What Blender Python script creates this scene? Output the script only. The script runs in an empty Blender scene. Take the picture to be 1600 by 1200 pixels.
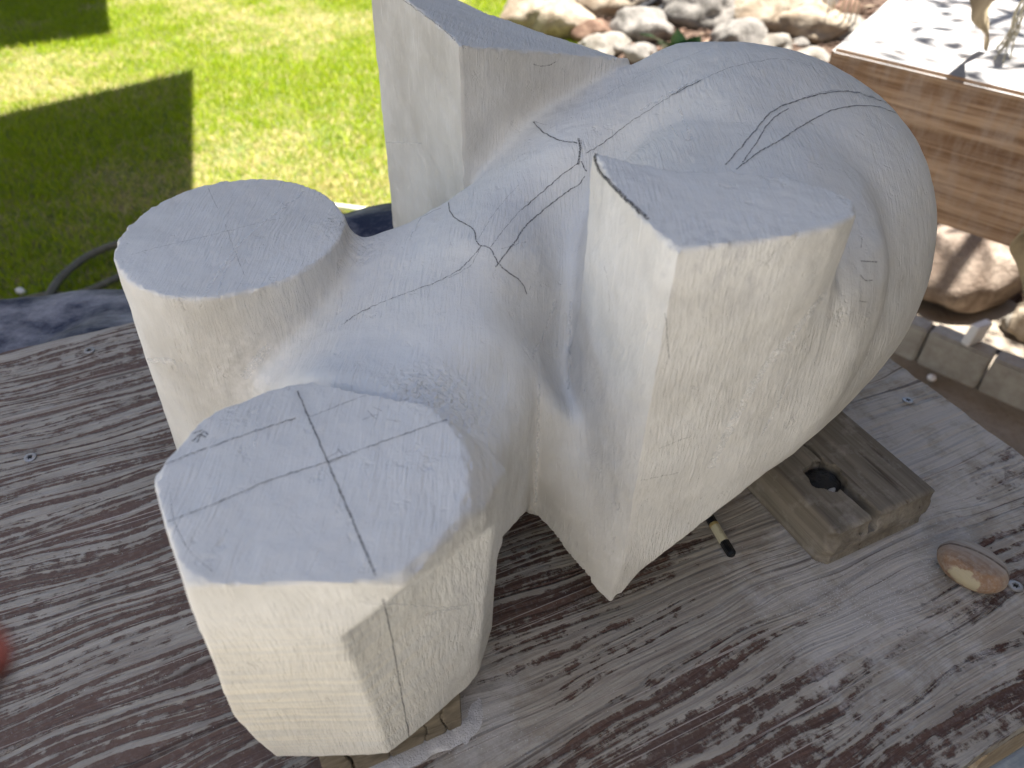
import bpy, bmesh, math, random
import numpy as np
from mathutils import Vector, Matrix, noise as mnoise
from mathutils.bvhtree import BVHTree
random.seed(7); np.random.seed(7)
C=bpy.context.scene.collection
scene=bpy.context.scene
# ---------------- camera geometry (table top is z=0, metres) ----------------

f=1200.;TH=math.atan2(f,1385.)  # pitch below horizontal
TH=math.atan(f/1385.)
H=0.44
roll=math.radians(1.03)
F=np.array([0,math.cos(TH),-math.sin(TH)]);U=np.array([0,math.sin(TH),math.cos(TH)]);R=np.array([1.,0,0])
# image: u right,v down ; roll: nadir at (775,1985)
def ray(x,y):
    a=x-800;b=-(y-600)
    c,s=math.cos(roll),math.sin(roll)
    a2=c*a-s*b; b2=s*a+c*b
    return (R*a2+U*b2)/f+F
def at(x,y,z):
    d=ray(x,y); t=(z-H)/d[2]; return np.array([0,0,H])+d*t
def prj(p):
    q=np.array(p)-[0,0,H]; a2=q@R/(q@F)*f; b2=q@U/(q@F)*f
    c,s=math.cos(roll),math.sin(roll)
    a=c*a2+s*b2; b=-s*a2+c*b2
    return 800+a,600-b

cam_d=bpy.data.cameras.new('camera'); cam=bpy.data.objects.new('camera',cam_d); C.objects.link(cam)
cam_d.sensor_width=36; cam_d.lens=27.0; cam_d.clip_start=.01; cam_d.clip_end=200
_c,_s=math.cos(roll),math.sin(roll)
_right=R*_c+U*_s*-1; 
# image right (a=1,b=0) -> a2=c, b2=s ; image up (a=0,b=1) -> a2=-s, b2=c
_r=R*_c+U*_s; _u=-R*_s+U*_c; _b=-F
cam.matrix_world=Matrix(((_r[0],_u[0],_b[0],0),(_r[1],_u[1],_b[1],0),(_r[2],_u[2],_b[2],H),(0,0,0,1)))
cam_d.dof.use_dof=True; cam_d.dof.focus_distance=.50; cam_d.dof.aperture_fstop=9.0
scene.camera=cam
# ---------------- light ----------------
SX,SY=.15,.20     # metres of shadow shift per metre of height (sun stands to the back right)
sunv=Vector((SX,SY,1)).normalized()
SUN_EL=math.asin(sunv.z); SUN_AZ=math.atan2(sunv.x,sunv.y)
w=bpy.data.worlds.new('World'); scene.world=w; w.use_nodes=True
nt=w.node_tree; bg=nt.nodes['Background']
sky=nt.nodes.new('ShaderNodeTexSky'); sky.sky_type='NISHITA'; sky.sun_disc=False
sky.sun_elevation=SUN_EL; sky.sun_rotation=SUN_AZ
sky.air_density=1.0; sky.dust_density=1.0; sky.ozone_density=1.0
nt.links.new(sky.outputs[0],bg.inputs[0]); bg.inputs[1].default_value=.065
sd=bpy.data.lights.new('sun','SUN'); sd.energy=5.0; sd.angle=math.radians(.53); sd.color=(1,.965,.91)
sun=bpy.data.objects.new('sun',sd); C.objects.link(sun)
sun.rotation_euler=sunv.to_track_quat('Z','Y').to_euler(); sun.location=(2,3,6)
vs=scene.view_settings; vs.view_transform='Standard'; vs.look='None'; vs.gamma=1; vs.use_curve_mapping=False
vs.exposure=2.12
scene.cycles.max_bounces=8; scene.cycles.diffuse_bounces=5
GZ=-.8

# ---------------- carved stone signed distance field ----------------


def XY(px,py,z): return tuple(at(px,py,z)[:2])
def poly2(P,X,Y):
    P=np.array(P); d=None; s=None
    n=len(P)
    for i in range(n):
        a=P[i]; b=P[i-1]; e=b-a
        wx=X-a[0]; wy=Y-a[1]
        t=np.clip((wx*e[0]+wy*e[1])/(e@e),0,1)
        dd=(wx-e[0]*t)**2+(wy-e[1]*t)**2
        c1=Y>=a[1]; c2=Y<b[1]; c3=e[0]*wy>e[1]*wx
        flip=(c1&c2&c3)|(~c1&~c2&~c3)
        if d is None: d=dd; s=np.where(flip,-1.,1.)
        else: d=np.minimum(d,dd); s=np.where(flip,-s,s)
    return s*np.sqrt(d)
def smin(a,b,k):
    h=np.clip(.5+.5*(b-a)/k,0,1)
    return b+(a-b)*h-k*h*(1-h)
def smax(a,b,k): return -smin(-a,-b,k)
def ell(X,Y,Z,c,r,yaw=0.,tilt=0.):
    x=X-c[0];y=Y-c[1];z=Z-c[2]
    cs,sn=math.cos(yaw),math.sin(yaw)
    u=cs*x+sn*y; v=-sn*x+cs*y
    ct,st=math.cos(tilt),math.sin(tilt)
    u,z=ct*u+st*z,-st*u+ct*z
    k0=np.sqrt((u/r[0])**2+(v/r[1])**2+(z/r[2])**2)
    k1=np.sqrt((u/r[0]**2)**2+(v/r[1]**2)**2+(z/r[2]**2)**2)+1e-9
    return k0*(k0-1)/k1
CK=.7
ZF=.205; ZL=.205; ZP=.28; ZT=.285
FCtop=[XY(x,y,ZF) for x,y in [(465,598),(560,592),(640,612),(700,655),(728,700),(733,745),(728,790),(690,850),(650,880),(600,905),(500,922),(400,918),(300,905),(265,840),(243,765),(262,715),(320,655),(390,620)]]
def P3(px,py,z): return np.array(at(px,py,z))
def plane(a,b,c,inside):
    n=np.cross(b-a,c-a); n=n/np.linalg.norm(n)
    if n@(np.array(inside)-a)>0: n=-n
    return n,n@a
_c=(-.065,.185,.15)
_c=(-.065,.205,.12)
def VP(a,b,inside): # vertical plane through two xy points
    a=np.array(a[:2]);b=np.array(b[:2]);n=np.array([b[1]-a[1],a[0]-b[0]]);n=n/np.linalg.norm(n)
    if n@(np.array(inside)[:2]-a)>0:n=-n
    return np.array([n[0],n[1],0]),n@a
LM=P3(345,1058,.085);R1b=P3(426,1172,.037);F1b=P3(286,908,ZF);R2t=P3(531,968,ZF-.03);R2b=P3(610,1177,.037)
R3b=P3(730,1074,.037);R3t=P3(721,955,.125);R4b=P3(750,1022,.06);R4t=P3(769,885,.12)
def _tilt(a,b,pts):
    best=None
    for q in pts:
        n,c=plane(a,b,np.array(q),_c)
        w=max(n@np.array(p)-c for p in pts)
        if best is None or w<best[0]: best=(w,n,c)
    return best[1],best[2]
RIM=[P3(x,y,ZF) for x,y in [(600,905),(650,880),(690,850),(710,825),(728,790),(733,745)]]
F2=plane(P3(531,968,.172),R2b,R3b,_c)
PLF=[plane(F1b,R2t,R2b,_c),F2,_tilt(R3b,R4b,RIM),plane(P3(238,748,ZF),P3(286,912,ZF),LM,_c),plane(LM,R1b,LM+P3(286,912,ZF)-P3(238,748,ZF),_c),
     VP(P3(236,745,ZF),P3(330,642,ZF),_c),VP(P3(330,646,ZF),P3(465,590,ZF),_c),VP(P3(465,592,ZF),P3(700,640,ZF),_c),plane(R4t,R4b,P3(838,600,.165),_c)]
LC=[XY(x,y,ZL) for x,y in [(171,405),(185,375),(230,330),(290,298),(350,282),(410,277),(470,290),(520,318),(546,350),(530,378),(490,410),(430,440),(370,460),(310,468),(250,460),(200,435)]]
PR=[XY(x,y,ZP) for x,y in [(925,238),(990,255),(1060,266),(1130,268),(1230,275),(1290,290),(1325,305),(1341,321),(1338,335),(1312,350),(1275,361),(1230,370),(1110,384),(1060,389),(1030,368),(985,325),(945,275)]]
CT=XY(978,93,.252)
TA=[XY(718,70,ZT),XY(690,45,ZT),XY(630,0,ZT),XY(577,-30,ZT),XY(600,-60,ZT),XY(760,8,.278),XY(850,43,.268),CT]
def smooth_closed(P,m):
    P=np.array(P);n=len(P);out=[]
    for i in range(n):
        a,b,c,d=P[i-1],P[i],P[(i+1)%n],P[(i+2)%n]
        for k in range(m):
            t=k/m; out.append(.5*((2*b)+(-a+c)*t+(2*a-5*b+4*c-d)*t*t+(-a+3*b-3*c+d)*t**3))
    return out
FCtop=smooth_closed(FCtop,2); LC=smooth_closed(LC,2)
def ell_fit(P,w):
    P=np.array(P); c=P.mean(0)
    for _ in range(3):
        q=P-c; A=np.c_[q[:,0]**2,q[:,0]*q[:,1],q[:,1]**2,q[:,0],q[:,1]]; k=np.linalg.lstsq(A,np.ones(len(P)),rcond=None)[0]
        M=np.array([[k[0],k[1]/2],[k[1]/2,k[2]]]); dc=np.linalg.solve(-2*M,k[3:5]); c=c+dc
    q=P-c; g=1+dc@M@dc; r=np.sqrt(np.maximum(np.einsum('ij,jk,ik->i',q,M,q),1e-9)/g)
    return c+q*(1-w+w/r)[:,None]
LC=ell_fit(LC,.8)
TPN,TPC=plane(P3(718,70,ZT),np.array([CT[0],CT[1],.252]),P3(600,-60,ZT),(0,.55,.0))
W=P3(838,600,.165); A0=P3(953,936,.038);G=P3(892,625,.12);C0=P3(1340,325,.28);C0[2]=.155
BN,BC=plane(A0,np.array([W[0],W[1],.062]),C0,(.08,.33,.2))
TN,TC=plane(A0+np.array([0,0,.015]),W,G,(.08,.4,.0))

TIPP=[VP(A0,W,(.1,.4)),VP(A0,XY(1110,384,ZP),(.1,.4))]
# lower body footprint
BODY=[XY(700,660,.2),XY(765,880,.12),W[:2],(.05,.33),(.12,.33),(.19,.38),(.21,.45),(.13,.60),(.07,.57),(-.005,.525),(-.03,.497),XY(712,296,.2),XY(690,312,.2),XY(655,334,.197),XY(618,347,.195),XY(545,345,.205),XY(400,400,.18),XY(400,600,.15),XY(465,598,.19)]
CP=[(400,640,.165),(465,600,.197),(560,596,.199),(640,616,.198),(700,660,.194),(552,352,.194),(525,400,.182),(455,475,.155),(420,560,.14),(480,540,.170),
 (600,480,.195),(700,420,.205),(775,400,.210),(620,540,.194),(700,560,.194),(770,540,.190),(780,600,.178),(840,590,.165),(892,625,.125),(870,520,.160),(850,440,.190),
 (620,348,.195),(700,310,.202),(750,270,.200),(835,190,.225),(905,250,.230),(975,99,.252),(1010,108,.256),(955,125,.247),(895,160,.236),(880,330,.208),(1000,200,.245),(1130,240,.245),(1000,400,.18),(1050,700,.1),(1100,120,.268),(1050,80,.265),(1120,72,.26),(1250,200,.25),(1350,200,.22)]
CX=np.array([XY(*c) for c in CP]); CZ=np.array([c[2] for c in CP])
def _fit():
    n=len(CX); D=np.linalg.norm(CX[:,None]-CX[None],axis=2)
    K=np.where(D>0,D*D*np.log(D+1e-12),0)+np.eye(n)*5e-6
    P=np.c_[np.ones(n),CX]
    M=np.block([[K,P],[P.T,np.zeros((3,3))]])
    return np.linalg.solve(M,np.r_[CZ,0,0,0])
CW=_fit()
def hf(X,Y):
    h=CW[-3]+CW[-2]*X+CW[-1]*Y
    for (cx,cy),w in zip(CX,CW):
        r2=(X-cx)**2+(Y-cy)**2+1e-12
        h=h+w*.5*r2*np.log(r2)
    return h
def sdf(X,Y,Z):
    bot=.037-Z
    fc=poly2(FCtop,X,Y)-CK*np.maximum(ZF-Z,0)
    for i,(n,c) in enumerate(PLF):
        q=n[0]*X+n[1]*Y+n[2]*Z-c
        if i==0: q=q-np.maximum(Z-.185,0)*.12
        if i==1: q=q-np.maximum(Z-.160,0)*.55
        fc=smax(fc,q,.0015)
    fc=np.maximum(np.maximum(fc,Z-ZF),bot)
    lc=np.maximum(np.maximum(poly2(LC,X,Y)-.03*(ZL-Z),Z-ZL),.03-Z)
    pr=np.maximum(np.maximum(poly2(PR,X,Y),Z-ZP),bot)
    tpl=TPN[0]*X+TPN[1]*Y+TPN[2]*Z-TPC
    t=np.maximum(np.maximum(poly2(TA,X,Y),tpl),.04-Z)
    h=hf(X,Y)
    bd=smax(smax(poly2(BODY,X,Y),(Z-h)*.9,.012),np.clip(.06+(W[1]-Y)*.78,.06,.13)-Z,.006)
    cut=BN[0]*X+BN[1]*Y+BN[2]*Z-BC
    pr=smax(pr,cut,.004)
    low=poly2([A0[:2],W[:2],G[:2],(.1,.33)],X,Y)
    lo=np.maximum(smax(low,TN[0]*X+TN[1]*Y+TN[2]*Z-TC,.03),cut)
    hp=HUMP(X,Y,Z)
    d=smin(bd,lc,.020)
    fill=poly2([(.105,.325),(.148,.337),(.171,.364),(.178,.410),(.15,.44),(.10,.40)],X,Y)-.028
    fill=smax(smax(fill,Z-.238+.25*np.maximum(X-.15,0),.03),cut,.02)
    d=smin(d,smin(hp,fill,.06),.022)
    d=smin(d,t,.016)
    prlo=smin(lo,pr,.026)
    prlo=np.maximum(prlo,cut)
    for (n,c) in TIPP: prlo=np.maximum(prlo,n[0]*X+n[1]*Y-c-.0012)
    d=smin(d,prlo,.010)
    d=smin(d,fc,.006)
    wob=.0011+.0005*np.sin(X*410+3*np.sin(Y*230))+.0004*np.sin(Y*330+X*170+1)+.0005*np.sin(X*900-Y*700)
    for P_,tp in ((LC,Z-ZL),(FCtop,Z-ZF),(PR,Z-ZP),(TA,tpl)):
        pp=poly2(P_,X,Y)
        d=np.maximum(d,-np.maximum(-tp,pp-.0005))
        # nicked rim: a narrow uneven chamfer
        d=np.maximum(d,-np.maximum(np.maximum(-(pp+tp+wob)*.7,pp-.0005),-tp-.004))
    return d
def HUMP(X,Y,Z):
    a=ell(X,Y,Z,(.170,.488,.146),(.188,.119,.120),1.0,.0)
    b=ell(X,Y,Z,(.150,.388,.150),(.088,.056,.098),.95,.0)
    a=smin(a,b,.03)
    a=smin(a,ell(X,Y,Z,(.158,.545,.170),(.078,.060,.094),.2,.0),.05)
    return np.maximum(a,.037-Z)

# ---------------- helpers ----------------
def tag(o,label=None,cat=None,group=None,kind=None):
    if label:o['label']=label
    if cat:o['category']=cat
    if group:o['group']=group
    if kind:o['kind']=kind
    return o
def empty(name,loc=(0,0,0),rz=0):
    o=bpy.data.objects.new(name,None); C.objects.link(o); o.location=loc; o.rotation_euler=(0,0,rz); o.empty_display_size=.02; return o
def mobj(name,verts,faces,mat=None,parent=None,smooth=False):
    me=bpy.data.meshes.new(name); me.from_pydata([tuple(map(float,v)) for v in verts],[],[tuple(f) for f in faces]); me.update()
    if smooth: me.polygons.foreach_set('use_smooth',[True]*len(me.polygons))
    o=bpy.data.objects.new(name,me); C.objects.link(o)
    if mat: me.materials.append(mat)
    if parent: o.parent=parent
    return o
def bmobj(name,bm,mat=None,parent=None,smooth=False):
    me=bpy.data.meshes.new(name); bm.to_mesh(me); bm.free()
    if smooth: me.polygons.foreach_set('use_smooth',[True]*len(me.polygons))
    o=bpy.data.objects.new(name,me); C.objects.link(o)
    if mat: me.materials.append(mat)
    if parent: o.parent=parent
    return o
def prism_obj(name,poly,z0,z1,mat,parent=None,bevel=0):
    bm=bmesh.new(); lo=[bm.verts.new((p[0],p[1],z0)) for p in poly]; hi=[bm.verts.new((p[0],p[1],z1)) for p in poly]
    n=len(poly); bm.faces.new(hi); bm.faces.new(lo[::-1])
    for i in range(n): bm.faces.new((lo[i],lo[(i+1)%n],hi[(i+1)%n],hi[i]))
    bmesh.ops.recalc_face_normals(bm,faces=bm.faces)
    if bevel: bmesh.ops.bevel(bm,geom=list(bm.edges),offset=bevel,segments=2,affect='EDGES',profile=.5)
    return bmobj(name,bm,mat,parent)
class NT:
    def __init__(s,name):
        s.m=bpy.data.materials.new(name); s.m.use_nodes=True; s.t=s.m.node_tree; s.b=s.t.nodes['Principled BSDF']
        s.b.inputs['Specular IOR Level'].default_value=.3
        s.b.inputs['Roughness'].default_value=.85
    def n(s,ty,**k):
        x=s.t.nodes.new(ty)
        for a,b in k.items(): setattr(x,a,b)
        return x
    def l(s,a,b): s.t.links.new(a,b)
    def set(s,sock,v):
        if hasattr(v,'is_output') or isinstance(v,bpy.types.NodeSocket): s.l(v,sock)
        elif isinstance(v,(tuple,list)) and len(v)==3 and sock.type=='RGBA': sock.default_value=(*v,1)
        else: sock.default_value=v
    def co(s,kind='Object'): return s.n('ShaderNodeTexCoord').outputs[kind]
    def mp(s,vec,scale=(1,1,1),rot=(0,0,0),loc=(0,0,0)):
        x=s.n('ShaderNodeMapping'); s.l(vec,x.inputs[0]); x.inputs['Scale'].default_value=scale; x.inputs['Rotation'].default_value=rot; x.inputs['Location'].default_value=loc
        return x.outputs[0]
    def noise(s,vec,scale=5,detail=4,rough=.55,dist=0,out=0):
        x=s.n('ShaderNodeTexNoise'); s.l(vec,x.inputs['Vector']); x.inputs['Scale'].default_value=scale; x.inputs['Detail'].default_value=detail; x.inputs['Roughness'].default_value=rough; x.inputs['Distortion'].default_value=dist
        return x.outputs[out]
    def vor(s,vec,scale=5,feature='F1',out=0,rand=1):
        x=s.n('ShaderNodeTexVoronoi',feature=feature); s.l(vec,x.inputs['Vector']); x.inputs['Scale'].default_value=scale; x.inputs['Randomness'].default_value=rand
        return x.outputs[out]
    def ramp(s,f,stops):
        x=s.n('ShaderNodeValToRGB'); s.set(x.inputs[0],f); e=x.color_ramp.elements
        while len(e)<len(stops): e.new(.5)
        for i,(p,c) in enumerate(stops):
            e[i].position=p; e[i].color=(*c,1) if isinstance(c,tuple) else (c,c,c,1)
        return x.outputs[0]
    def mr(s,f,a,b,c=0.,d=1.):
        x=s.n('ShaderNodeMapRange'); s.set(x.inputs[0],f)
        for i,v in enumerate((a,b,c,d)): x.inputs[1+i].default_value=v
        return x.outputs[0]
    def math(s,op,a,b=0.,c=0.):
        x=s.n('ShaderNodeMath',operation=op); s.set(x.inputs[0],a); s.set(x.inputs[1],b); s.set(x.inputs[2],c); return x.outputs[0]
    def vm(s,op,a,b):
        x=s.n('ShaderNodeVectorMath',operation=op); s.set(x.inputs[0],a); s.set(x.inputs[1],b); return x.outputs[0]
    def mix(s,f,a,b,mode='MIX'):
        x=s.n('ShaderNodeMix',data_type='RGBA',blend_type=mode); s.set(x.inputs[0],f); s.set(x.inputs[6],a); s.set(x.inputs[7],b); return x.outputs[2]
    def sep(s,v):
        x=s.n('ShaderNodeSeparateXYZ'); s.l(v,x.inputs[0]); return x.outputs
    def comb(s,a,b,c):
        x=s.n('ShaderNodeCombineXYZ'); s.set(x.inputs[0],a);s.set(x.inputs[1],b);s.set(x.inputs[2],c); return x.outputs[0]
    def bump(s,h,dist=.001,strength=1,prev=None):
        x=s.n('ShaderNodeBump'); s.l(h,x.inputs['Height']); x.inputs['Distance'].default_value=dist; x.inputs['Strength'].default_value=strength
        if prev: s.l(prev,x.inputs['Normal'])
        return x.outputs[0]
    def fin(s,col,rough=None,normal=None):
        s.set(s.b.inputs['Base Color'],col)
        if rough is not None: s.set(s.b.inputs['Roughness'],rough)
        if normal is not None: s.l(normal,s.b.inputs['Normal'])
        return s.m
def simple(name,col,rough=.7,nscale=40,var=.15,bump=.0006):
    m=NT(name); c=m.co(); n=m.noise(c,nscale,5)
    k=m.ramp(n,[(.3,tuple(x*(1-var) for x in col)),(.7,tuple(min(1,x*(1+var)) for x in col))])
    return m.fin(k,rough,m.bump(m.noise(c,nscale*3,3),bump,.6))

# ---------------- materials ----------------
def spot(m,co,p,r,soft=1.):
    d=m.vm('SUBTRACT',co,tuple(map(float,p))); x=m.n('ShaderNodeVectorMath',operation='LENGTH'); m.l(d,x.inputs[0])
    return m.mr(x.outputs['Value'],r*soft,r*.2,0.,1.)
def mat_stone():
    m=NT('carved_limestone'); co=m.co()
    # rasp strokes: three stroke directions, chosen patch by patch
    warp=m.noise(co,9,2,out=1)
    wc=m.vm('ADD',co,m.vm('SCALE',warp,(0,0,0)))
    sc=m.n('ShaderNodeVectorMath',operation='SCALE'); m.l(warp,sc.inputs[0]); sc.inputs['Scale'].default_value=.014
    wc=m.vm('ADD',co,sc.outputs[0])
    def strokes(rot,a=560,b=60): return m.noise(m.mp(wc,(a,b,b*1.3),rot),1.,3,.6)
    s1=strokes((0,.3,.9)); s2=strokes((.5,.2,-.5)); s3=strokes((0,1.2,.2),620,60)
    sel=m.noise(co,24,2); selb=m.noise(m.mp(co,loc=(3,1,2)),19,2)
    k1=m.mr(sel,.46,.54); k2=m.mr(selb,.48,.55)
    st=m.mix(k2,m.mix(k1,s1,s2),s3)
    stv=m.math('MULTIPLY',m.mr(st,.3,.7),m.mr(m.noise(co,15,3,.6),.35,.62,.15,1.))
    fine=m.noise(co,900,3,.7); lump=m.noise(co,60,4,.6); big=m.noise(co,7,3)
    scr=m.mr(m.noise(m.mp(co,(900,12,30),(.3,.9,.7)),1,2,.5),.66,.74)      # sparse long scratches
    base=m.mix(m.mr(big,.35,.65),(.49,.475,.445),(.70,.695,.68))
    base=m.mix(m.math('MULTIPLY',m.mr(lump,.45,.75),.25),base,(.84,.83,.81))
    base=m.mix(m.math('MULTIPLY',m.mr(stv,.35,.8),.14),base,(.82,.82,.81))
    base=m.mix(m.math('MULTIPLY',scr,.35),base,(.87,.87,.86))
    # powder gathered on surfaces that face up
    g=m.n('ShaderNodeNewGeometry'); nz=m.sep(g.outputs['Normal'])[2]
    base=m.mix(m.math('MULTIPLY',m.mr(nz,.3,.9),.55),base,(.77,.785,.785))
    # sandy saw stripes on the front facet
    st2=m.noise(m.mp(co,(12,12,330)),1,4,.6)
    f1=spot(m,co,P3(440,1040,.1),.085,1.1); 
    base=m.mix(m.math('MULTIPLY',f1,m.mr(st2,.42,.6)),base,(.80,.755,.66))
    base=m.mix(m.math('MULTIPLY',f1,.35),base,(.74,.69,.58))
    # rusty pits on the second facet, graphite smears on the right pillar
    for p,r,c,a in [((597,1024,.10),.006,(.36,.16,.06),.9),((585,1060,.08),.004,(.5,.33,.2),.7),((690,1030,.07),.005,(.45,.3,.18),.7),((604,1000,.11),.004,(.4,.2,.1),.7),((345,1050,.09),.02,(.62,.5,.34),.5),((420,580,.15),.03,(.8,.78,.76),.5)]:
        f=m.math('MULTIPLY',spot(m,co,P3(*p),r,1.6),m.math('MULTIPLY',m.mr(m.noise(co,250,3),.4,.6),a)); base=m.mix(f,base,c)
    for p,r,a in [((1070,400,.275),.022,.5),((1160,420,.265),.02,.5),((1050,470,.23),.016,.35),((1050,600,.16),.02,.25),((1040,560,.18),.014,.35),((960,310,.27),.02,.3),((720,890,.13),.02,.25),((960,250,.27),.008,.35)]:
        f=m.math('MULTIPLY',spot(m,co,P3(*p),r,1.5),m.math('MULTIPLY',m.mr(m.noise(m.mp(co,(60,60,30)),2,4,.7),.45,.7),a)); base=m.mix(f,base,(.30,.30,.33))
    # chips: gouged pits
    pits=m.mr(m.noise(m.mp(co,(70,70,70)),1,4,.7),.62,.74)
    # gouges round the disc rims
    gz=m.math('ADD',m.math('ADD',spot(m,co,P3(548,365,.20),.028,1.),spot(m,co,P3(700,640,.19),.035,1.)),spot(m,co,P3(660,612,.195),.03,1.))
    gouge=m.math('MULTIPLY',m.mr(m.noise(m.mp(co,(300,300,120),(0,.2,.6)),1,2,.5),.35,.65),gz)
    n=m.bump(stv,.00055,.85)
    n=m.bump(fine,.00025,.6,n)
    n=m.bump(lump,.0021,.55,n)
    n=m.bump(scr,.0004,.6,n)
    n=m.bump(m.math('MULTIPLY',pits,-1.),.0012,.5,n)
    n=m.bump(gouge,.0012,.7,n)
    n=m.bump(m.math('MULTIPLY',f1,st2),.002,.7,n)
    m.b.inputs['Subsurface Weight'].default_value=0
    return m.fin(base,.9,n)
TAB_ANG=math.atan2(.44,.9)
def mat_table():
    m=NT('dusty_weathered_plywood'); co=m.co()      # object x runs along the grain
    big=m.noise(m.mp(co,(1.6,4.5,1)),1.6,3)
    x,y,z=m.sep(co)
    yw=m.math('ADD',y,m.math('MULTIPLY',m.math('SUBTRACT',big,.5),.07))
    gc=m.comb(m.math('MULTIPLY',x,1.3),m.math('MULTIPLY',yw,1.),0.)
    band0=m.noise(m.mp(gc,(1.5,27,1)),1.,5,.62,.45); stripes=m.noise(m.mp(gc,(2.2,210,1)),1.,3,.6,.1)
    lw=m.mr(x,.05,.6,.80,.15)                                  # finer, denser stripes towards the left end
    bmx=m.n('ShaderNodeMix',data_type='FLOAT'); m.l(lw,bmx.inputs[0]); m.l(band0,bmx.inputs[2]); m.l(stripes,bmx.inputs[3]); band=bmx.outputs[0]               # broad earlywood/latewood bands
    fib=m.noise(m.mp(co,(7,330,1)),1.,4,.6,.1)                   # fibres
    groove=m.noise(m.mp(gc,(2.0,150,1)),1.,3,.55)
    edge=m.noise(co,95,5,.7)                                    # ragged outline of the worn dust film
    v=m.math('ADD',band,m.math('MULTIPLY',m.math('SUBTRACT',edge,.5),.34))
    v=m.math('ADD',v,m.math('MULTIPLY',m.math('SUBTRACT',groove,.5),.30))
    # more dust at the far left and around the block
    far=m.noise(co,3.1,2)
    v=m.math('ADD',v,m.math('MULTIPLY',m.math('SUBTRACT',far,.5),.22))
    dc=TL(*XY(1330,930,0)); bl=TL(*XY(60,1000,0)); b3=TL(*XY(745,1110,0)); b4=TL(*XY(1450,680,0))
    s1=m.math('ADD',spot(m,co,(dc[0],dc[1],0),.12,1.),m.math('ADD',0.,m.math('ADD',spot(m,co,(b3[0],b3[1],0),.05,1.2),spot(m,co,(b4[0],b4[1],0),.16,1.1))))
    v2=m.math('ADD',v,m.math('MULTIPLY',s1,.15))
    dust=m.mr(m.math('SUBTRACT',v2,m.math('MULTIPLY',lw,.008)),.478,.515)
    wood=m.mix(m.mr(fib,.35,.65),(.05,.021,.015),(.11,.052,.038))
    wood=m.mix(m.mr(m.noise(co,14,3),.4,.7),wood,(.062,.037,.032))
    wood=m.mix(m.math('MULTIPLY',lw,.55),wood,(.17,.12,.102))
    film=m.mix(m.mr(m.noise(m.mp(co,(1,3,1)),22,6,.7),.35,.65),(.30,.27,.235),(.42,.39,.35))
    wood=m.mix(m.math('MULTIPLY',lw,.55),wood,(.17,.12,.102))
    film=m.mix(m.math('MULTIPLY',m.mr(fib,.5,.68),.45),film,(.16,.12,.11))
    col=m.mix(dust,wood,film)
    col=m.mix(m.math('MULTIPLY',m.mr(m.noise(co,260,4,.7),.5,.7),.22),col,(.44,.42,.40))
    powder=m.mr(m.math('ADD',m.noise(co,40,6,.7),m.math('MULTIPLY',s1,.30)),0.63,.80)
    col=m.mix(m.math('MULTIPLY',powder,.75),col,(.52,.505,.50))
    # thin pale lines of dust caught in the grooves
    ln=m.mr(m.noise(m.mp(co,(3,480,1),(0,0,.03)),1.,2,.5),.625,.665)
    col=m.mix(m.math('MULTIPLY',ln,.85),col,(.48,.43,.40))
    dk=m.mr(m.noise(m.mp(gc,(2.4,190,1),loc=(4,2,0)),1.,2,.5),.64,.68)
    col=m.mix(m.math('MULTIPLY',dk,.6),col,(.045,.025,.022))
    n=m.bump(groove,.0045,1.0); n=m.bump(dust,.0008,.8,n); n=m.bump(edge,.0012,.7,n); n=m.bump(fib,.0008,.7,n)
    n=m.bump(ln,.0008,.5,n)
    return m.fin(col,.8,n)
def mat_wood(name,c1,c2,scale=1.,dustc=(.45,.44,.43),dust=.3,rings=False):
    m=NT(name); co=m.co()
    g=m.noise(m.mp(co,(3*scale,70*scale,55*scale)),1,5,.6,.3)
    f=m.noise(m.mp(co,(10*scale,420*scale,420*scale)),1,3,.6)
    col=m.mix(m.mr(g,.35,.65),c1,c2)
    col=m.mix(m.math('MULTIPLY',m.mr(f,.45,.7),.35),col,tuple(x*.45 for x in c1))
    cr=m.mr(m.noise(m.mp(co,(6*scale,130*scale,90*scale),loc=(1,5,2)),1,2),.66,.70)
    col=m.mix(m.math('MULTIPLY',cr,.7),col,(.03,.02,.015))
    col=m.mix(m.math('MULTIPLY',m.mr(m.noise(co,60*scale,5,.7),.52,.72),dust),col,dustc)
    n=m.bump(g,.0015,.6); n=m.bump(f,.0006,.6,n); n=m.bump(m.math('MULTIPLY',cr,-1.),.001,.8,n)
    return m.fin(col,.85,n)
# table frame: local x along grain. TL gives local coords
TO=np.array(XY(0,555,0)); CA,SA=math.cos(TAB_ANG),math.sin(TAB_ANG)
def TL(x,y): 
    dx,dy=x-TO[0],y-TO[1]; return (CA*dx+SA*dy,-SA*dx+CA*dy)
def TW(u,v): return (TO[0]+CA*u-SA*v,TO[1]+SA*u+CA*v)

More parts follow.
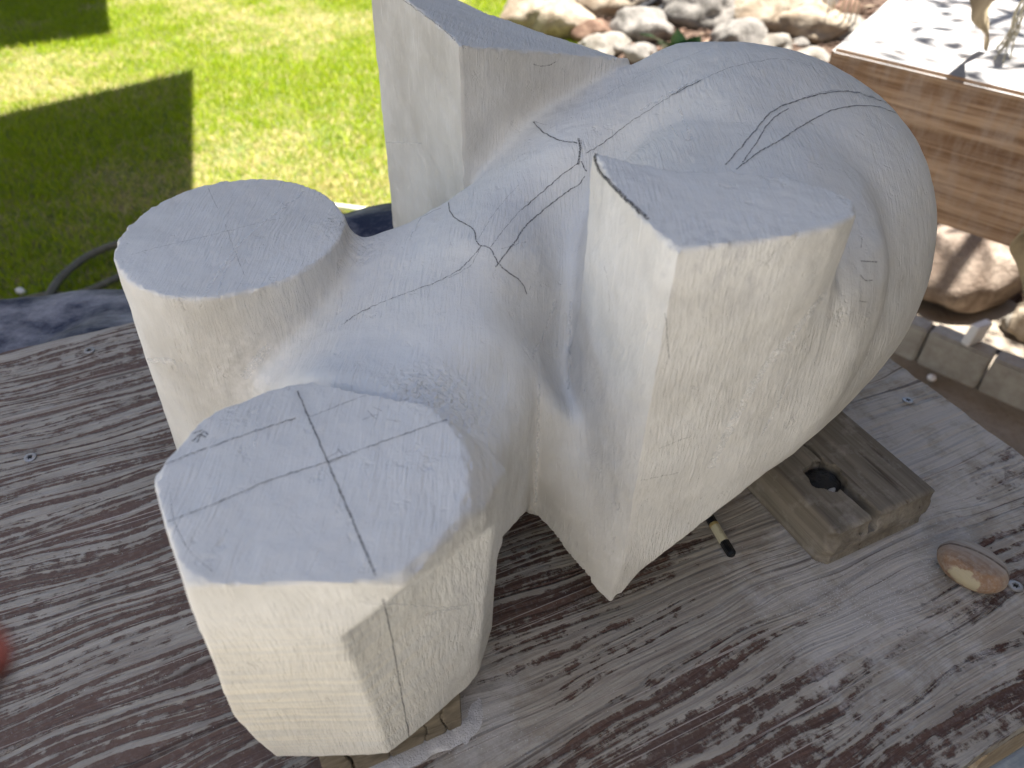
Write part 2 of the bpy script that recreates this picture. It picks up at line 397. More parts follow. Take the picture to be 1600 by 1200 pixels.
# ================= SETTING =================
def make_ground():
    m=NT('dry_dirt'); co=m.co(); n1=m.noise(co,6,6,.65); n2=m.noise(co,70,5,.7)
    col=m.mix(m.mr(n1,.35,.65),(.26,.215,.165),(.36,.31,.25)); col=m.mix(m.math('MULTIPLY',m.mr(n2,.5,.7),.5),col,(.17,.12,.085))
    m.fin(col,.95,m.bump(n2,.012,.7))
    o=mobj('ground',[(-40,-40,GZ),(40,-40,GZ),(40,40,GZ),(-40,40,GZ)],[(0,1,2,3)],m.m); tag(o,kind='structure')
    # planting bed: lumpy brown mulch
    m2=NT('bark_mulch'); co=m2.co(); v=m2.vor(m2.mp(co,(1,2.4,1)),55,out=1); n=m2.noise(co,30,5,.7)
    col=m2.mix(m2.mr(n,.35,.65),(.055,.032,.022),(.15,.095,.065)); col=m2.mix(.35,col,m2.ramp(m2.sep(v)[0],[(0,(.04,.025,.018)),(1,(.22,.145,.10))]))
    m2.fin(col,.95,m2.bump(m2.vor(m2.mp(co,(1,2.4,1)),55),.02,.8))
    xs=np.linspace(-.2,6,110); vs_=[];fs=[]
    NY=120; ys=np.linspace(1.3,9,NY)
    for j,y in enumerate(ys):
        for i,x in enumerate(xs):
            u=(x-C1[0])*CD[0]+(y-C1[1])*CD[1]; v=(x-C1[0])*CN[0]+(y-C1[1])*CN[1]
            le=(x-.0)*.905+(y-4.85)*.425      # lawn edge distance
            h=min(max(min(v,le)*.6,-.05),.05)+ .02*mnoise.noise(Vector((x*6,y*6,0)))
            vs_.append((x,y,GZ+h-.0))
    nx=len(xs)
    for j in range(NY-1):
        for i in range(nx-1): a=j*nx+i; fs.append((a,a+1,a+nx+1,a+nx))
    o=mobj('planting_bed',vs_,fs,m2.m,smooth=True); tag(o,kind='structure')
C1=np.array(at(1410,500,-.7))[:2]; C2=np.array(at(1600,580,-.7))[:2]
CD=(C2-C1)/np.linalg.norm(C2-C1); CN=np.array([-CD[1],CD[0]]); 
if CN[1]<0: CN=-CN
make_ground()
def make_bounce_patio():
    m=simple('pale_concrete',(.60,.58,.545),.9,9,.12,.003)  # unseen paving added, kept pale to bounce sunlight up onto the stone
    o=mobj('bounce_patio',[(-7,-1.95,GZ+.004),(4,-1.95,GZ+.004),(4,.75,GZ+.004),(-7,.75,GZ+.004)],[(0,1,2,3)],m); tag(o,kind='structure')
make_bounce_patio()

def soil_lawn():
    m=NT('lawn_soil'); co=m.co(); n=m.noise(co,9,5,.7); n2=m.noise(co,60,4)
    col=m.mix(m.mr(n,.4,.65),(.10,.13,.03),(.24,.19,.09)); col=m.mix(m.math('MULTIPLY',m.mr(n2,.5,.65),.5),col,(.06,.05,.025))
    m.fin(col,.95,m.bump(n2,.01,.7))
    P=[(-9,.9),(-.2,.9),(.15,1.7),(.55,3.35),(.0,4.85),(-.5,6.2),(-9,9)]
    o=mobj('lawn',[(x,y,GZ+.008) for x,y in P],[tuple(range(len(P)))],m.m); tag(o,kind='structure')
    return P
LP=soil_lawn()
def grass():
    rng=np.random.default_rng(3)
    N=430000
    y=rng.uniform(1.1,5.9,N)**1.0; x=rng.uniform(-1,1,N)
    xl=-(.80*y+.25); xr=np.minimum(.62,.35+.0*y)
    x=xl+(xr-xl)*(x*.5+.5)
    keep=rng.uniform(0,1,N)<np.clip((xr-xl)/4.2,0,1)
    x=x[keep];y=y[keep]
    inside=poly2(LP,x,y)<.02
    # clumping and bare straw patches
    def vn(x,y,s,seed):
        r=np.random.default_rng(seed).uniform(0,1,(256,256)); X=x*s+50;Y=y*s+50
        i=np.floor(X).astype(int);j=np.floor(Y).astype(int);fx=X-i;fy=Y-j;fx=fx*fx*(3-2*fx);fy=fy*fy*(3-2*fy)
        g=lambda a,b:r[a%256,b%256]
        return (g(i,j)*(1-fx)+g(i+1,j)*fx)*(1-fy)+(g(i,j+1)*(1-fx)+g(i+1,j+1)*fx)*fy
    c=.5*vn(x,y,2.3,1)+.3*vn(x,y,6,2)+.2*vn(x,y,17,5)
    k=inside&(rng.uniform(0,1,len(x))<np.clip(.45+1.1*c,.3,1))
    x=x[k];y=y[k];c=c[k]; n=len(x)
    straw=(rng.uniform(0,1,n)<np.clip((.46-c)*2.6+.04,.03,.8))
    # dry patch near the hose / behind the saddle
    dp=np.exp(-(((x+.75)/.45)**2+((y-2.35)/.35)**2)); straw|=rng.uniform(0,1,n)<dp*.7
    dp=np.exp(-(((x+2.0)/.5)**2+((y-3.3)/.25)**2)); straw|=rng.uniform(0,1,n)<dp*.5
    h=rng.uniform(.012,.034,n)*(0.7+.6*c); h[straw]*=.8
    wd=rng.uniform(.0009,.0021,n)
    a=rng.uniform(0,2*np.pi,n); lean=rng.uniform(.2,1.2,n)*h; lean[straw]*=1.9; la=rng.uniform(0,2*np.pi,n)
    z=np.full(n,GZ+.006)
    ca,sa=np.cos(a)*wd,np.sin(a)*wd
    lx,ly=np.cos(la)*lean,np.sin(la)*lean
    V=np.zeros((n,5,3))
    V[:,0]=np.c_[x-ca,y-sa,z];V[:,1]=np.c_[x+ca,y+sa,z]
    V[:,2]=np.c_[x-ca*.7+lx*.4,y-sa*.7+ly*.4,z+h*.6];V[:,3]=np.c_[x+ca*.7+lx*.4,y+sa*.7+ly*.4,z+h*.6]
    V[:,4]=np.c_[x+lx,y+ly,z+h]
    me=bpy.data.meshes.new('grass')
    me.vertices.add(n*5); me.vertices.foreach_set('co',V.ravel())
    loops=np.zeros((n,7),int); b=np.arange(n)*5
    loops[:]=b[:,None]+np.array([0,1,3,2,2,3,4])
    me.loops.add(n*7); me.loops.foreach_set('vertex_index',loops.ravel())
    me.polygons.add(n*2); st=np.c_[np.arange(n)*7,np.arange(n)*7+4].ravel(); me.polygons.foreach_set('loop_start',st)
    me.update(calc_edges=True)
    at_=me.attributes.new('tone','FLOAT','POINT')
    tone=np.where(straw,rng.uniform(.75,1,n),rng.uniform(0,.55,n)); at_.data.foreach_set('value',np.repeat(tone,5))
    m=NT('grass_blades'); an=m.n('ShaderNodeAttribute',attribute_name='tone')
    col=m.ramp(an.outputs['Fac'],[(0,(.17,.26,.004)),(.3,(.28,.385,.005)),(.58,(.42,.465,.012)),(.75,(.42,.37,.09)),(1,(.55,.46,.24))])
    m.fin(col,.55); m.b.inputs['Specular IOR Level'].default_value=.25
    tr=m.n('ShaderNodeBsdfTranslucent'); m.l(col,tr.inputs[0]); mx=m.n('ShaderNodeMixShader'); mx.inputs[0].default_value=.35
    m.l(m.b.outputs[0],mx.inputs[1]); m.l(tr.outputs[0],mx.inputs[2]); m.l(mx.outputs[0],m.t.nodes['Material Output'].inputs[0])
    me.materials.append(m.m)
    o=bpy.data.objects.new('grass',me); C.objects.link(o); tag(o,'short bright green lawn grass with straw coloured dry patches','grass',kind='stuff')
grass()

# ---------------- curb ----------------
def curb():
    m=NT('curb_concrete'); co=m.co(); n=m.noise(co,30,6,.7); col=m.mix(m.mr(n,.35,.7),(.30,.27,.235),(.44,.42,.38))
    m.fin(col,.95,m.bump(n,.004,.7))
    root=empty('concrete_curb',(C1[0],C1[1],GZ),math.atan2(CD[1],CD[0])); tag(root,'low grey concrete block edging between pale dirt and mulch bed','curb')
    Lb=np.hypot(*(np.array(at(1553,558,-.7))-np.array(at(1452,517,-.7)))[:2])
    off=np.dot(np.array(at(1452,517,-.7))[:2]-C1,CD)
    for k in range(-4,9):
        u0=off+k*Lb+.003; u1=off+(k+1)*Lb-.003
        bm=bmesh.new(); bmesh.ops.create_cube(bm,size=1)
        jz=random.uniform(-.003,.003)
        for v in bm.verts: v.co=Vector((u0 if v.co.x<0 else u1, -.0 if v.co.y<0 else .055, -.02 if v.co.z<0 else .1+jz))
        bmesh.ops.bevel(bm,geom=list(bm.edges),offset=.005,segments=2,affect='EDGES')
        o=bmobj('curb_block',bm,m.m,root)
    return root
curb()

# ---------------- rocks ----------------
def rockmat(name,c1,c2,s=8):
    m=NT(name); co=m.co(); n=m.noise(co,s,6,.7,.5); n2=m.noise(co,s*6,5,.7)
    col=m.mix(m.mr(n,.38,.62),c1,c2); col=m.mix(m.math('MULTIPLY',m.mr(n2,.5,.7),.4),col,tuple(x*.45 for x in c1))
    return m.fin(col,.9,m.bump(n2,.01,.6,m.bump(n,.03,.5)))
RM=dict(grey=rockmat('grey_rock',(.12,.11,.095),(.27,.245,.215)),tan=rockmat('tan_rock',(.20,.15,.10),(.38,.32,.24)),white=rockmat('white_rock',(.17,.15,.12),(.29,.265,.23)),
 brown=rockmat('brown_rock',(.10,.055,.035),(.22,.14,.095)),pink=rockmat('pinkish_granite',(.19,.14,.105),(.36,.29,.23),10))
def rock(px,py,w,h,mat,label,group=None,depth=None,z=0,seed=0,amp=.22,rz=0):
    """rock whose visible centre is at (px,py) and whose picture size is w x h"""
    p=at(px,py+h*.35,GZ+.02); dist=(p-np.array([0,0,H]))@F; s=dist/f
    rx=w*s/2; rzv=h*s/2*1.05; ry=depth or (rx+rzv)/2
    bm=bmesh.new(); bmesh.ops.create_icosphere(bm,subdivisions=4,radius=1)
    for v in bm.verts:
        q=v.co.copy(); k=1+amp*mnoise.noise(q*1.3+Vector((seed*3.1,0,seed)))+amp*.45*mnoise.noise(q*3.1+Vector((seed,seed,1)))+amp*.15*mnoise.noise(q*8+Vector((seed,0,1)))
        # facets
        q=q*k; c=mnoise.cell_vector(Vector((seed,1,2)))
        for t in range(5):
            d=Vector((math.sin(seed*2.3+t*2.1),math.cos(seed*1.7+t*1.3),math.sin(seed+t*1.9))).normalized(); e=q.dot(d)-.80
            if e>0: q-=d*e*.75
        v.co=Vector((q.x*rx,q.y*ry,q.z*rzv))
    o=bmobj('rock',bm,RM[mat],smooth=True)
    o.location=(p[0],p[1]+ry*.4,GZ+rzv*.72+z); o.rotation_euler=(0,0,rz)
    tag(o,label,'rock',group); return o
rock(868,34,120,62,'tan','long tan rock sunlit at the lawn edge, leftmost of the garden rocks',seed=1)
rock(925,52,66,40,'brown','small brown rock between the long tan rock and the white ones',seed=2)
rock(957,68,66,34,'white','rounded white stone directly right of the small brown rock',seed=3,amp=.12)
rock(1002,84,56,34,'grey','smooth grey stone partly behind the hump of the sculpture',seed=4,amp=.12)
rock(1098,24,130,78,'grey','large jagged grey boulder at the top centre behind the sculpture',seed=5,amp=.3)
rock(1208,30,124,76,'tan','large pale tan boulder with rough top, left of the dry stalks',seed=6,amp=.3)
rock(1268,92,64,38,'white','oval cream stone lying just left of the big timber beam',seed=7,amp=.12)
rock(905,4,90,34,'tan','flat tan rock at the top edge above the brown rock',seed=8)
rock(1160,-22,110,40,'white','white topped rock between the two large boulders at top',seed=9)
rock(1128,60,40,22,'white','small white pebble in front of the jagged grey boulder',seed=11,amp=.1)
rock(1508,418,208,130,'pink','large rounded pinkish boulder under the timber beam',seed=12,amp=.16,depth=.16)
rock(1630,500,100,60,'tan','tan stone at the right edge beside the pinkish boulder',seed=13)
rock(1010,10,60,26,'brown','dark reddish rock beside the black pipes at the top',seed=14)
BG=[(836,26,70,'tan','broad tan rock at the very edge of the lawn'),(1000,48,62,'grey','mid grey rock in front of the black pipes'),(1160,66,60,'grey','flat grey rock between the two large boulders'),(1268,44,70,'tan','tan rock among the dry stalks'),(1060,-8,80,'grey','grey rock at the top edge right of the pipes'),(960,6,70,'tan','tan rock at the top edge left of the pipes'),(1240,2,80,'grey','grey rock at the top edge above the dry stalks'),(1320,52,50,'white','pale rock partly behind the timber corner'),(930,76,40,'white','whitish stone below the small brown rock'),(1206,76,46,'white','white stone in front of the pale tan boulder')]
for i,(x,y,s,mt,lb) in enumerate(BG):
    rock(x,y,s*1.6,s*1.0,mt,lb,seed=60+i,amp=.28)
SM=[(840,70,26,'tan','leftmost small tan stone, at the lawn edge'),(884,78,24,'tan','small tan stone just right of the lawn edge'),(978,44,24,'brown','small reddish stone left of the black pipes'),(1150,84,26,'tan','small tan stone below the jagged grey boulder'),(1236,92,20,'brown','small brown stone left of the oval cream stone'),(1024,46,20,'tan','small tan stone below the thinner black pipe'),(1290,56,32,'brown','brown stone at the foot of the dry stalks'),(1250,68,26,'grey','small grey stone above the oval cream stone'),(942,18,40,'pink','pinkish stone above the rounded white stone'),(1180,88,18,'grey','tiny grey stone below the pale tan boulder'),(1060,84,24,'white','small whitish stone under the pointed leaves'),(990,26,30,'tan','tan stone directly left of the black pipes'),(850,12,52,'white','pale cream rock at the top above the long tan rock'),(1262,22,46,'tan','tan rock behind the dry stalks'),(1040,4,44,'pink','pinkish rock at the top edge behind the pipes'),(900,88,18,'grey','tiny grey stone below the small brown rock'),(1106,70,20,'tan','tiny tan stone right of the pointed leaves'),(1320,20,40,'brown','brown rock beside the corner of the timber'),(1410,486,34,'tan','small tan stone left of the large rounded boulder'),(1590,500,30,'white','small pale stone behind the drip hose at right')]
for i,(x,y,s,mt,lb) in enumerate(SM):
    rock(x,y,s*1.4,s,mt,lb,'small stones in the rock border',seed=20+i,amp=.14)
# loose bark chips, uncountable
def chips():
    rng=np.random.default_rng(5); bm=[];fc=[];n=0
    m=NT('bark_chips'); oi=m.n('ShaderNodeNewGeometry').outputs['Random Per Island']; m.fin(m.ramp(oi,[(0,(.035,.02,.014)),(.5,(.11,.065,.045)),(.85,(.20,.125,.085)),(1,(.34,.27,.19))]),.9)
    while n<9000:
        x=rng.uniform(0,3.2);y=rng.uniform(1.3,6.2)
        v=(x-C1[0])*CN[0]+(y-C1[1])*CN[1]; le=(x)*.905+(y-4.85)*.425
        if v<.07 or le<.05 : 
            continue
        a=rng.uniform(0,math.pi); L=rng.uniform(.008,.05); W_=rng.uniform(.003,.008); t=rng.uniform(-.3,.3); z=GZ+.05+rng.uniform(.0,.012)+ .02*mnoise.noise(Vector((x*6,y*6,0)))
        dx,dy=math.cos(a)*L,math.sin(a)*L; ex,ey=-math.sin(a)*W_,math.cos(a)*W_; b=len(bm)
        bm+= [(x-dx,y-dy,z-t*L*.3),(x+ex,y+ey,z+.004),(x+dx,y+dy,z+t*L*.3),(x-ex,y-ey,z+.002),(x,y,z-.004)]
        fc+=[(b,b+3,b+2,b+1),(b,b+1,b+4),(b+1,b+2,b+4),(b+2,b+3,b+4),(b+3,b,b+4)]; n+=1
    o=mobj('bark_chips',bm,fc,m.m); tag(o,'loose brown bark chips and needles covering the planting bed','mulch',kind='stuff')
chips()
# ---------------- plants ----------------
def leafy():
    m=NT('dark_leaf'); co=m.co(); m.fin(m.mix(m.mr(m.noise(co,20,3),.4,.6),(.03,.065,.03),(.06,.11,.055)),.45)
    base=at(1062,96,GZ+.16); root=empty('agave_plant',base); tag(root,'small dark green plant with broad pointed leaves among the rocks','plant')
    for i,(tx,ty) in enumerate([(1000,52),(1028,66),(1058,44),(1096,56),(1112,80),(1040,96),(1084,88)]):
        tip=at(tx,ty,GZ+.30+.05*(i%2))-base; L=np.linalg.norm(tip); d=tip/L; side=np.cross(d,[0,0,1.]); side/=np.linalg.norm(side)
        vs_=[];fs=[]
        for k in range(7):
            t=k/6; w_=.070*math.sin(math.pi*min(1,.15+t*.95))**.8*(1-t*.75); c=d*L*t+np.array([0,0,.03*math.sin(math.pi*t)])
            vs_+= [c-side*w_,c+np.array([0,0,-.008]),c+side*w_]
        for k in range(6): a=k*3; fs+=[(a,a+1,a+4,a+3),(a+1,a+2,a+5,a+4)]
        o=mobj('leaf',vs_,fs,m.m,root,True)
leafy()
def tube(pts,r,seg=8):
    pts=[Vector(p) for p in pts]; vs_=[];fs=[]
    up=Vector((0,0,1))
    for i,p in enumerate(pts):
        d=(pts[min(i+1,len(pts)-1)]-pts[max(i-1,0)]).normalized(); s=d.cross(up)
        if s.length<1e-3: s=Vector((1,0,0))
        s.normalize(); u=s.cross(d); rr=r[i] if isinstance(r,(list,tuple)) else r
        for k in range(seg): a=2*math.pi*k/seg; vs_.append(p+s*math.cos(a)*rr+u*math.sin(a)*rr)
    for i in range(len(pts)-1):
        for k in range(seg): a=i*seg+k; b=i*seg+(k+1)%seg; fs.append((a,b,b+seg,a+seg))
    fs.append(tuple(range(seg))[::-1]); fs.append(tuple(range((len(pts)-1)*seg,len(pts)*seg)))
    return vs_,fs
def smoothpts(P,n=8):
    P=[np.array(p,float) for p in P]; P=[2*P[0]-P[1]]+P+[2*P[-1]-P[-2]]; out=[]
    for i in range(1,len(P)-2):
        for k in range(n):
            t=k/n; a,b,c,d=P[i-1:i+3]; out.append(.5*((2*b)+(-a+c)*t+(2*a-5*b+4*c-d)*t*t+(-a+3*b-3*c+d)*t**3))
    out.append(P[-2]); return out
def stalks():
    m=simple('dry_stalk',(.50,.42,.30),.9,30)
    base=at(1300,60,GZ+.04); root=empty('dry_stalks',base); tag(root,'cluster of thin pale dry plant stalks left of the timber beam','plant')
    for i in range(9):
        bx=base+np.array([random.uniform(-.10,.12),random.uniform(-.05,.1),0]); tp=bx+np.array([random.uniform(-.05,.05),random.uniform(-.04,.04),random.uniform(.35,.6)])
        v,f_=tube([bx-base,(bx+tp)/2-base+np.array([random.uniform(-.02,.02),0,0]),tp-base],[.005,.004,.002],5); mobj('stalk',v,f_,m,root)
stalks()
mb=simple('black_pipe_plastic',(.02,.02,.022),.5,20)
def pipe(name,px,z,r,label,cat,mat,zs=None):
    P=[at(x,y,z if zs is None else zs[i]) for i,(x,y) in enumerate(px)]
    v,f_=tube(smoothpts(P),r,10); o=mobj(name,v,f_,mat,smooth=True); tag(o,label,cat); return o
pipe('pipe',[(975,30),(1000,14),(1040,-12)],GZ+.10,.018,'upper black pipe lying across the rocks at the top','pipe',mb)
pipe('pipe',[(985,38),(1012,24),(1050,2)],GZ+.09,.012,'thinner black pipe just below the upper one on the rocks','pipe',mb)
pipe('drip_hose',[(1405,488),(1470,517),(1535,541),(1620,572)],GZ+.085,.008,'thin black drip hose along the back of the curb','hose',mb)
mh=simple('grey_hose_rubber',(.12,.115,.095),.75,60,.2)
pipe('garden_hose',[(-60,482),(0,477),(40,468),(75,461),(120,460),(170,440),(230,410)],GZ+.03,.010,'grey garden hose lying along the lawn edge by the tarp','hose',mh)
pipe('garden_hose',[(55,500),(72,470),(90,440),(120,412),(150,394),(190,380),(260,372)],GZ+.05,.011,'arching loop of dark grey garden hose beside the left cylinder','hose',mh)
mp_=simple('pale_hose_rubber',(.50,.50,.40),.7,60,.2)
pipe('pale_hose',[(330,318),(420,314),(520,322),(560,327),(600,332),(700,352),(840,372),(960,420)],GZ+.03,.010,'thin pale hose on sunlit grass behind the saddle','hose',mp_)
# ---------------- tarp ----------------
def tarp():
    m=NT('dusty_navy_tarp'); co=m.co(); n=m.noise(co,16,6,.7); n2=m.noise(co,4,3)
    col=m.mix(m.mr(m.math('ADD',n,m.math('MULTIPLY',n2,.5)),.62,.95),(.014,.020,.052),(.33,.33,.37))
    m.fin(col,.65,m.bump(n,.008,.6))
    nu,nv=150,40; vs_=[];fs=[]
    for i in range(nu):
        u=-.9+1.95*i/(nu-1)
        for j in range(nv):
            t=j/(nv-1); v=-.05+t*(.42)
            x,y=TW(u,v)
            fold=.055*mnoise.noise(Vector((u*4.5+v*3,v*5,0)))+.03*mnoise.noise(Vector((u*11-v*6,v*9,3)))
            fold+=.11*math.exp(-((u-.30-v*.55)/.15)**2)*math.exp(-((v-.12)/.12)**2)
            z=-.03-.09*t+fold*.55*min(1,t*5)-max(0,v-.24)*4.5
            vs_.append((x,y,z))
    for i in range(nu-1):
        for j in range(nv-1): a=i*nv+j; fs.append((a,a+nv,a+nv+1,a+1))
    o=mobj('tarp',vs_,fs,m.m,smooth=True); tag(o,'crumpled dusty navy blue tarp behind the back edge of the table','tarp')
    sol=o.modifiers.new('s','SOLIDIFY'); sol.thickness=.002
tarp()
# ---------------- timber beam ----------------
def beam():
    m=NT('reddish_beam_wood'); co=m.co()
    g=m.noise(m.mp(co,(2.2,10,85)),1,5,.62,.5); f_=m.noise(m.mp(co,(14,50,260)),1,3,.6); mot=m.noise(m.mp(co,(34,34,9)),1,4,.7)
    col=m.mix(m.mr(g,.4,.6),(.22,.125,.07),(.48,.32,.205)); col=m.mix(m.math('MULTIPLY',m.mr(mot,.45,.65),.45),col,(.45,.36,.30))
    col=m.mix(m.math('MULTIPLY',m.mr(f_,.5,.7),.4),col,(.09,.04,.025))
    g2=m.n('ShaderNodeNewGeometry'); nz=m.sep(g2.outputs['Normal'])[2]
    z=m.sep(co)[2]
    pw=m.mr(m.noise(co,14,6,.7),.35,.6)
    col=m.mix(m.math('MULTIPLY',m.mr(nz,.5,.8),m.mr(pw,0,1,.75,1)),col,m.mix(m.mr(m.noise(co,5,4),.4,.6),(.20,.20,.20),(.40,.395,.39)))  # dusty top; its mottled greys also stand in for leaf dapple
    m.fin(col,.85,m.bump(g,.004,.6,m.bump(f_,.002,.5)))
    zt=0.; a=at(1300,75,zt)[:2]; b=at(1600,146,zt)[:2]; d=(b-a)/np.linalg.norm(b-a); n=np.array([-d[1],d[0]]); c=at(1385,0,zt)[:2]
    root=empty('timber_beam',(a[0],a[1],0),math.atan2(d[1],d[0])); tag(root,'massive reddish square timber with white dusty top at right','timber')
    # left end follows the photographed top edge direction
    cl=np.array([(c-a)@d,(c-a)@n]); k=cl[0]/cl[1]
    bm=bmesh.new(); P=[(0,0),(1.6,0),(1.6,.62),(.62*k,.62)]
    lo=[bm.verts.new((x,y,-.25)) for x,y in P]; hi=[bm.verts.new((x,y,0)) for x,y in P]
    bm.faces.new(hi);bm.faces.new(lo[::-1])
    for i in range(4): bm.faces.new((lo[i],lo[(i+1)%4],hi[(i+1)%4],hi[i]))
    bmesh.ops.bevel(bm,geom=list(bm.edges),offset=.006,segments=2,affect='EDGES')
    bmobj('beam_body',bm,m.m,root)
    for x in (1.1,1.45):
        bm=bmesh.new(); bmesh.ops.create_cube(bm,size=1)
        for v in bm.verts: v.co=Vector((x+v.co.x*.1,.3+v.co.y*.4,-.25-.55/2+v.co.z*.548))
        bmobj('leg',bm,m.m,root)
    return root
beam()
# straps
def strap():
    m=simple('beige_webbing',(.34,.27,.17),.85,80,.12,.001)
    def ribbon(name,pts,w,wdir,label,cat):
        P=smoothpts(pts,8); vs_=[];fs=[]
        n=len(P)
        for i,p in enumerate(P):
            t=i/(n-1); wd=np.array(wdir(t)); ww=w(t)
            vs_+=[p-wd*ww,p+wd*ww]
        for i in range(n-1): a=i*2; fs.append((a,a+1,a+3,a+2))
        o=mobj(name,vs_,fs,m,smooth=True); s=o.modifiers.new('s','SOLIDIFY'); s.thickness=.003; tag(o,label,cat); return o
    def B(x,y,dz): # a point standing over the beam top
        q=at(x,y,dz); return q
    ribbon('canvas_strap',[B(1545,-60,.22),B(1543,-5,.13),B(1532,22,.08),B(1542,50,.035),B(1538,78,.004)],lambda t:.036*(1-.85*max(0,(t-.45)/.55)),lambda t:(math.cos(.3+t*1.4),math.sin(.3+t*1.4)*.7,.25),'beige canvas strap tapering to a point on the white timber top','strap')
    ribbon('canvas_strap',[at(1640,330,-.06),at(1606,350,-.09),at(1590,372,-.12),at(1602,400,-.15),at(1612,440,-.18),at(1625,500,-.2)],lambda t:.018,lambda t:(.5,.3,.75),'beige canvas strap end hanging at the right edge over the boulder','strap')
    # frayed fibres
    mf=simple('pale_fibre',(.42,.39,.30),.9,80)
    root=empty('frayed_cord',at(1590,40,.03)); tag(root,'frayed pale cord fibres dangling at the right side of the timber top','cord')
    b=np.array(root.location)
    for i in range(9):
        x0=1600-random.uniform(-6,6)
        pts=[at(x0+14,-20,.12)-b,at(x0-6+random.uniform(-5,5),20,.07)-b,at(x0-16+random.uniform(-9,9),55,.03)-b,at(1566+random.uniform(-14,14),85+random.uniform(-14,16),.004)-b]
        v,f_=tube(smoothpts(pts,5),.0014,5); mobj('fibre',v,f_,mf,root)
strap()
# bits on the ground
o=None
def bits():
    m=simple('white_foam',(.74,.73,.74),.8,30,.05)
    p=at(1518,532,-.695); s=(p-np.array([0,0,H]))@F/f
    bm=bmesh.new(); bmesh.ops.create_cube(bm,size=1)
    for v in bm.verts: v.co=Vector((v.co.x*34*s+(.012 if v.co.z>0 else 0),v.co.y*14*s,(v.co.z+.5)*34*s))
    bmesh.ops.bevel(bm,geom=list(bm.edges),offset=.003,segments=1,affect='EDGES')
    o=bmobj('stone_offcut',bm,m); o.location=(p[0],p[1],-.700); o.rotation_euler=(0,0,.5); tag(o,'white angular offcut standing on the concrete curb','offcut')
    p=at(1456,590,GZ+.012); bm=bmesh.new(); bmesh.ops.create_icosphere(bm,subdivisions=2,radius=.011)
    o=bmobj('pebble',bm,m,smooth=True); o.location=p; o.scale=(1,1,.8); tag(o,'tiny white pebble on the dirt before the curb','pebble')
    p=at(32,455,GZ+.02); bm=bmesh.new(); bmesh.ops.create_icosphere(bm,subdivisions=2,radius=.012)
    for v in bm.verts: v.co+=Vector((mnoise.noise(v.co*60),mnoise.noise(v.co*60+Vector((4,0,0))),0))*.006
    o=bmobj('pebble',bm,m); o.location=p; tag(o,'white stone chip on the grass above the hose','pebble')
bits()

# ---------------- work table ----------------
MT=mat_table()
def work_table():
    root=empty('work_table',(TO[0],TO[1],0),TAB_ANG); tag(root,'weathered dusty brown plywood workbench under the carved stone','table')
    cw=np.array(TL(*XY(1390,560,0))); rr=np.array(TL(*XY(1600,715,0))); ux=(cw[0]+rr[0])/2
    lo=TL(*XY(1520,1180,0)); vlo=(TL(*XY(1480,1198,0))[1]+TL(*XY(1598,1147,0))[1])/2
    # outline with slightly worn edges
    out=[]
    def edge(p,q,n,amp):
        for i in range(n):
            t=i/n; x=p[0]+(q[0]-p[0])*t; y=p[1]+(q[1]-p[1])*t; nx,ny=-(q[1]-p[1]),(q[0]-p[0]); L=math.hypot(nx,ny)
            k=amp*(mnoise.noise(Vector((x*25,y*25,1)))+.6*mnoise.noise(Vector((x*80,y*80,7)))); out.append((x+nx/L*k,y+ny/L*k))
    x0=-.35
    edge((x0,vlo),(ux,vlo),200,.0015); edge((ux,vlo),(ux,.003),110,.003); edge((ux,.003),(x0,.003),200,.0025); edge((x0,.003),(x0,vlo),10,.001)
    prism_obj('tabletop',out,-.018,0,MT,root)
    mw=mat_wood('bench_lumber',(.13,.10,.07),(.22,.18,.13),1)
    for x in (x0+.06,ux-.06):
        for y in (vlo+.06,-.06):
            bm=bmesh.new(); bmesh.ops.create_cube(bm,size=1)
            for v in bm.verts: v.co=Vector((x+v.co.x*.085,y+v.co.y*.085,-.0185+(v.co.z-.5)*(.78)))
            bmobj('leg',bm,mw,root)
    ms=NT('screw_metal'); ms.b.inputs['Metallic'].default_value=.8; ms.fin((.42,.42,.43),.45)
    md=simple('recess_black',(.03,.03,.03),.8)
    for i,(px,py) in enumerate([(140,549),(48,716),(1418,627),(1586,917)]):
        u,v=TL(*XY(px,py,0)); bm=bmesh.new(); N=30
        # dished head with a six pointed recess
        rings=[(.0046,.0002),(.0044,.0011),(.0036,.0014)]
        vr=[[bm.verts.new((r*math.cos(2*math.pi*k/N),r*math.sin(2*math.pi*k/N),z)) for k in range(N)] for r,z in rings]
        st=[(.0026 if (k//2.5)%2<1 else .0017) for k in range(N)]
        vr.append([bm.verts.new(((.0021+.0006*math.cos(6*2*math.pi*k/N))*math.cos(2*math.pi*k/N),(.0021+.0006*math.cos(6*2*math.pi*k/N))*math.sin(2*math.pi*k/N),.0014)) for k in range(N)])
        vr.append([bm.verts.new((x.co.x*.9,x.co.y*.9,.0001)) for x in vr[-1]])
        for a,b in zip(vr,vr[1:]):
            for k in range(N): bm.faces.new((a[k],a[(k+1)%N],b[(k+1)%N],b[k]))
        bm.faces.new(vr[-1])
        o=bmobj('screw',bm,ms.m,root); o.location=(u,v,.0004); o.rotation_euler=(random.uniform(-.1,.1),random.uniform(-.1,.1),i)
        bm=bmesh.new(); bmesh.ops.create_circle(bm,cap_ends=True,radius=.0021,segments=12)
        r_=bmobj('recess',bm,md,o); r_.location=(0,0,.0003)
    return root
work_table()
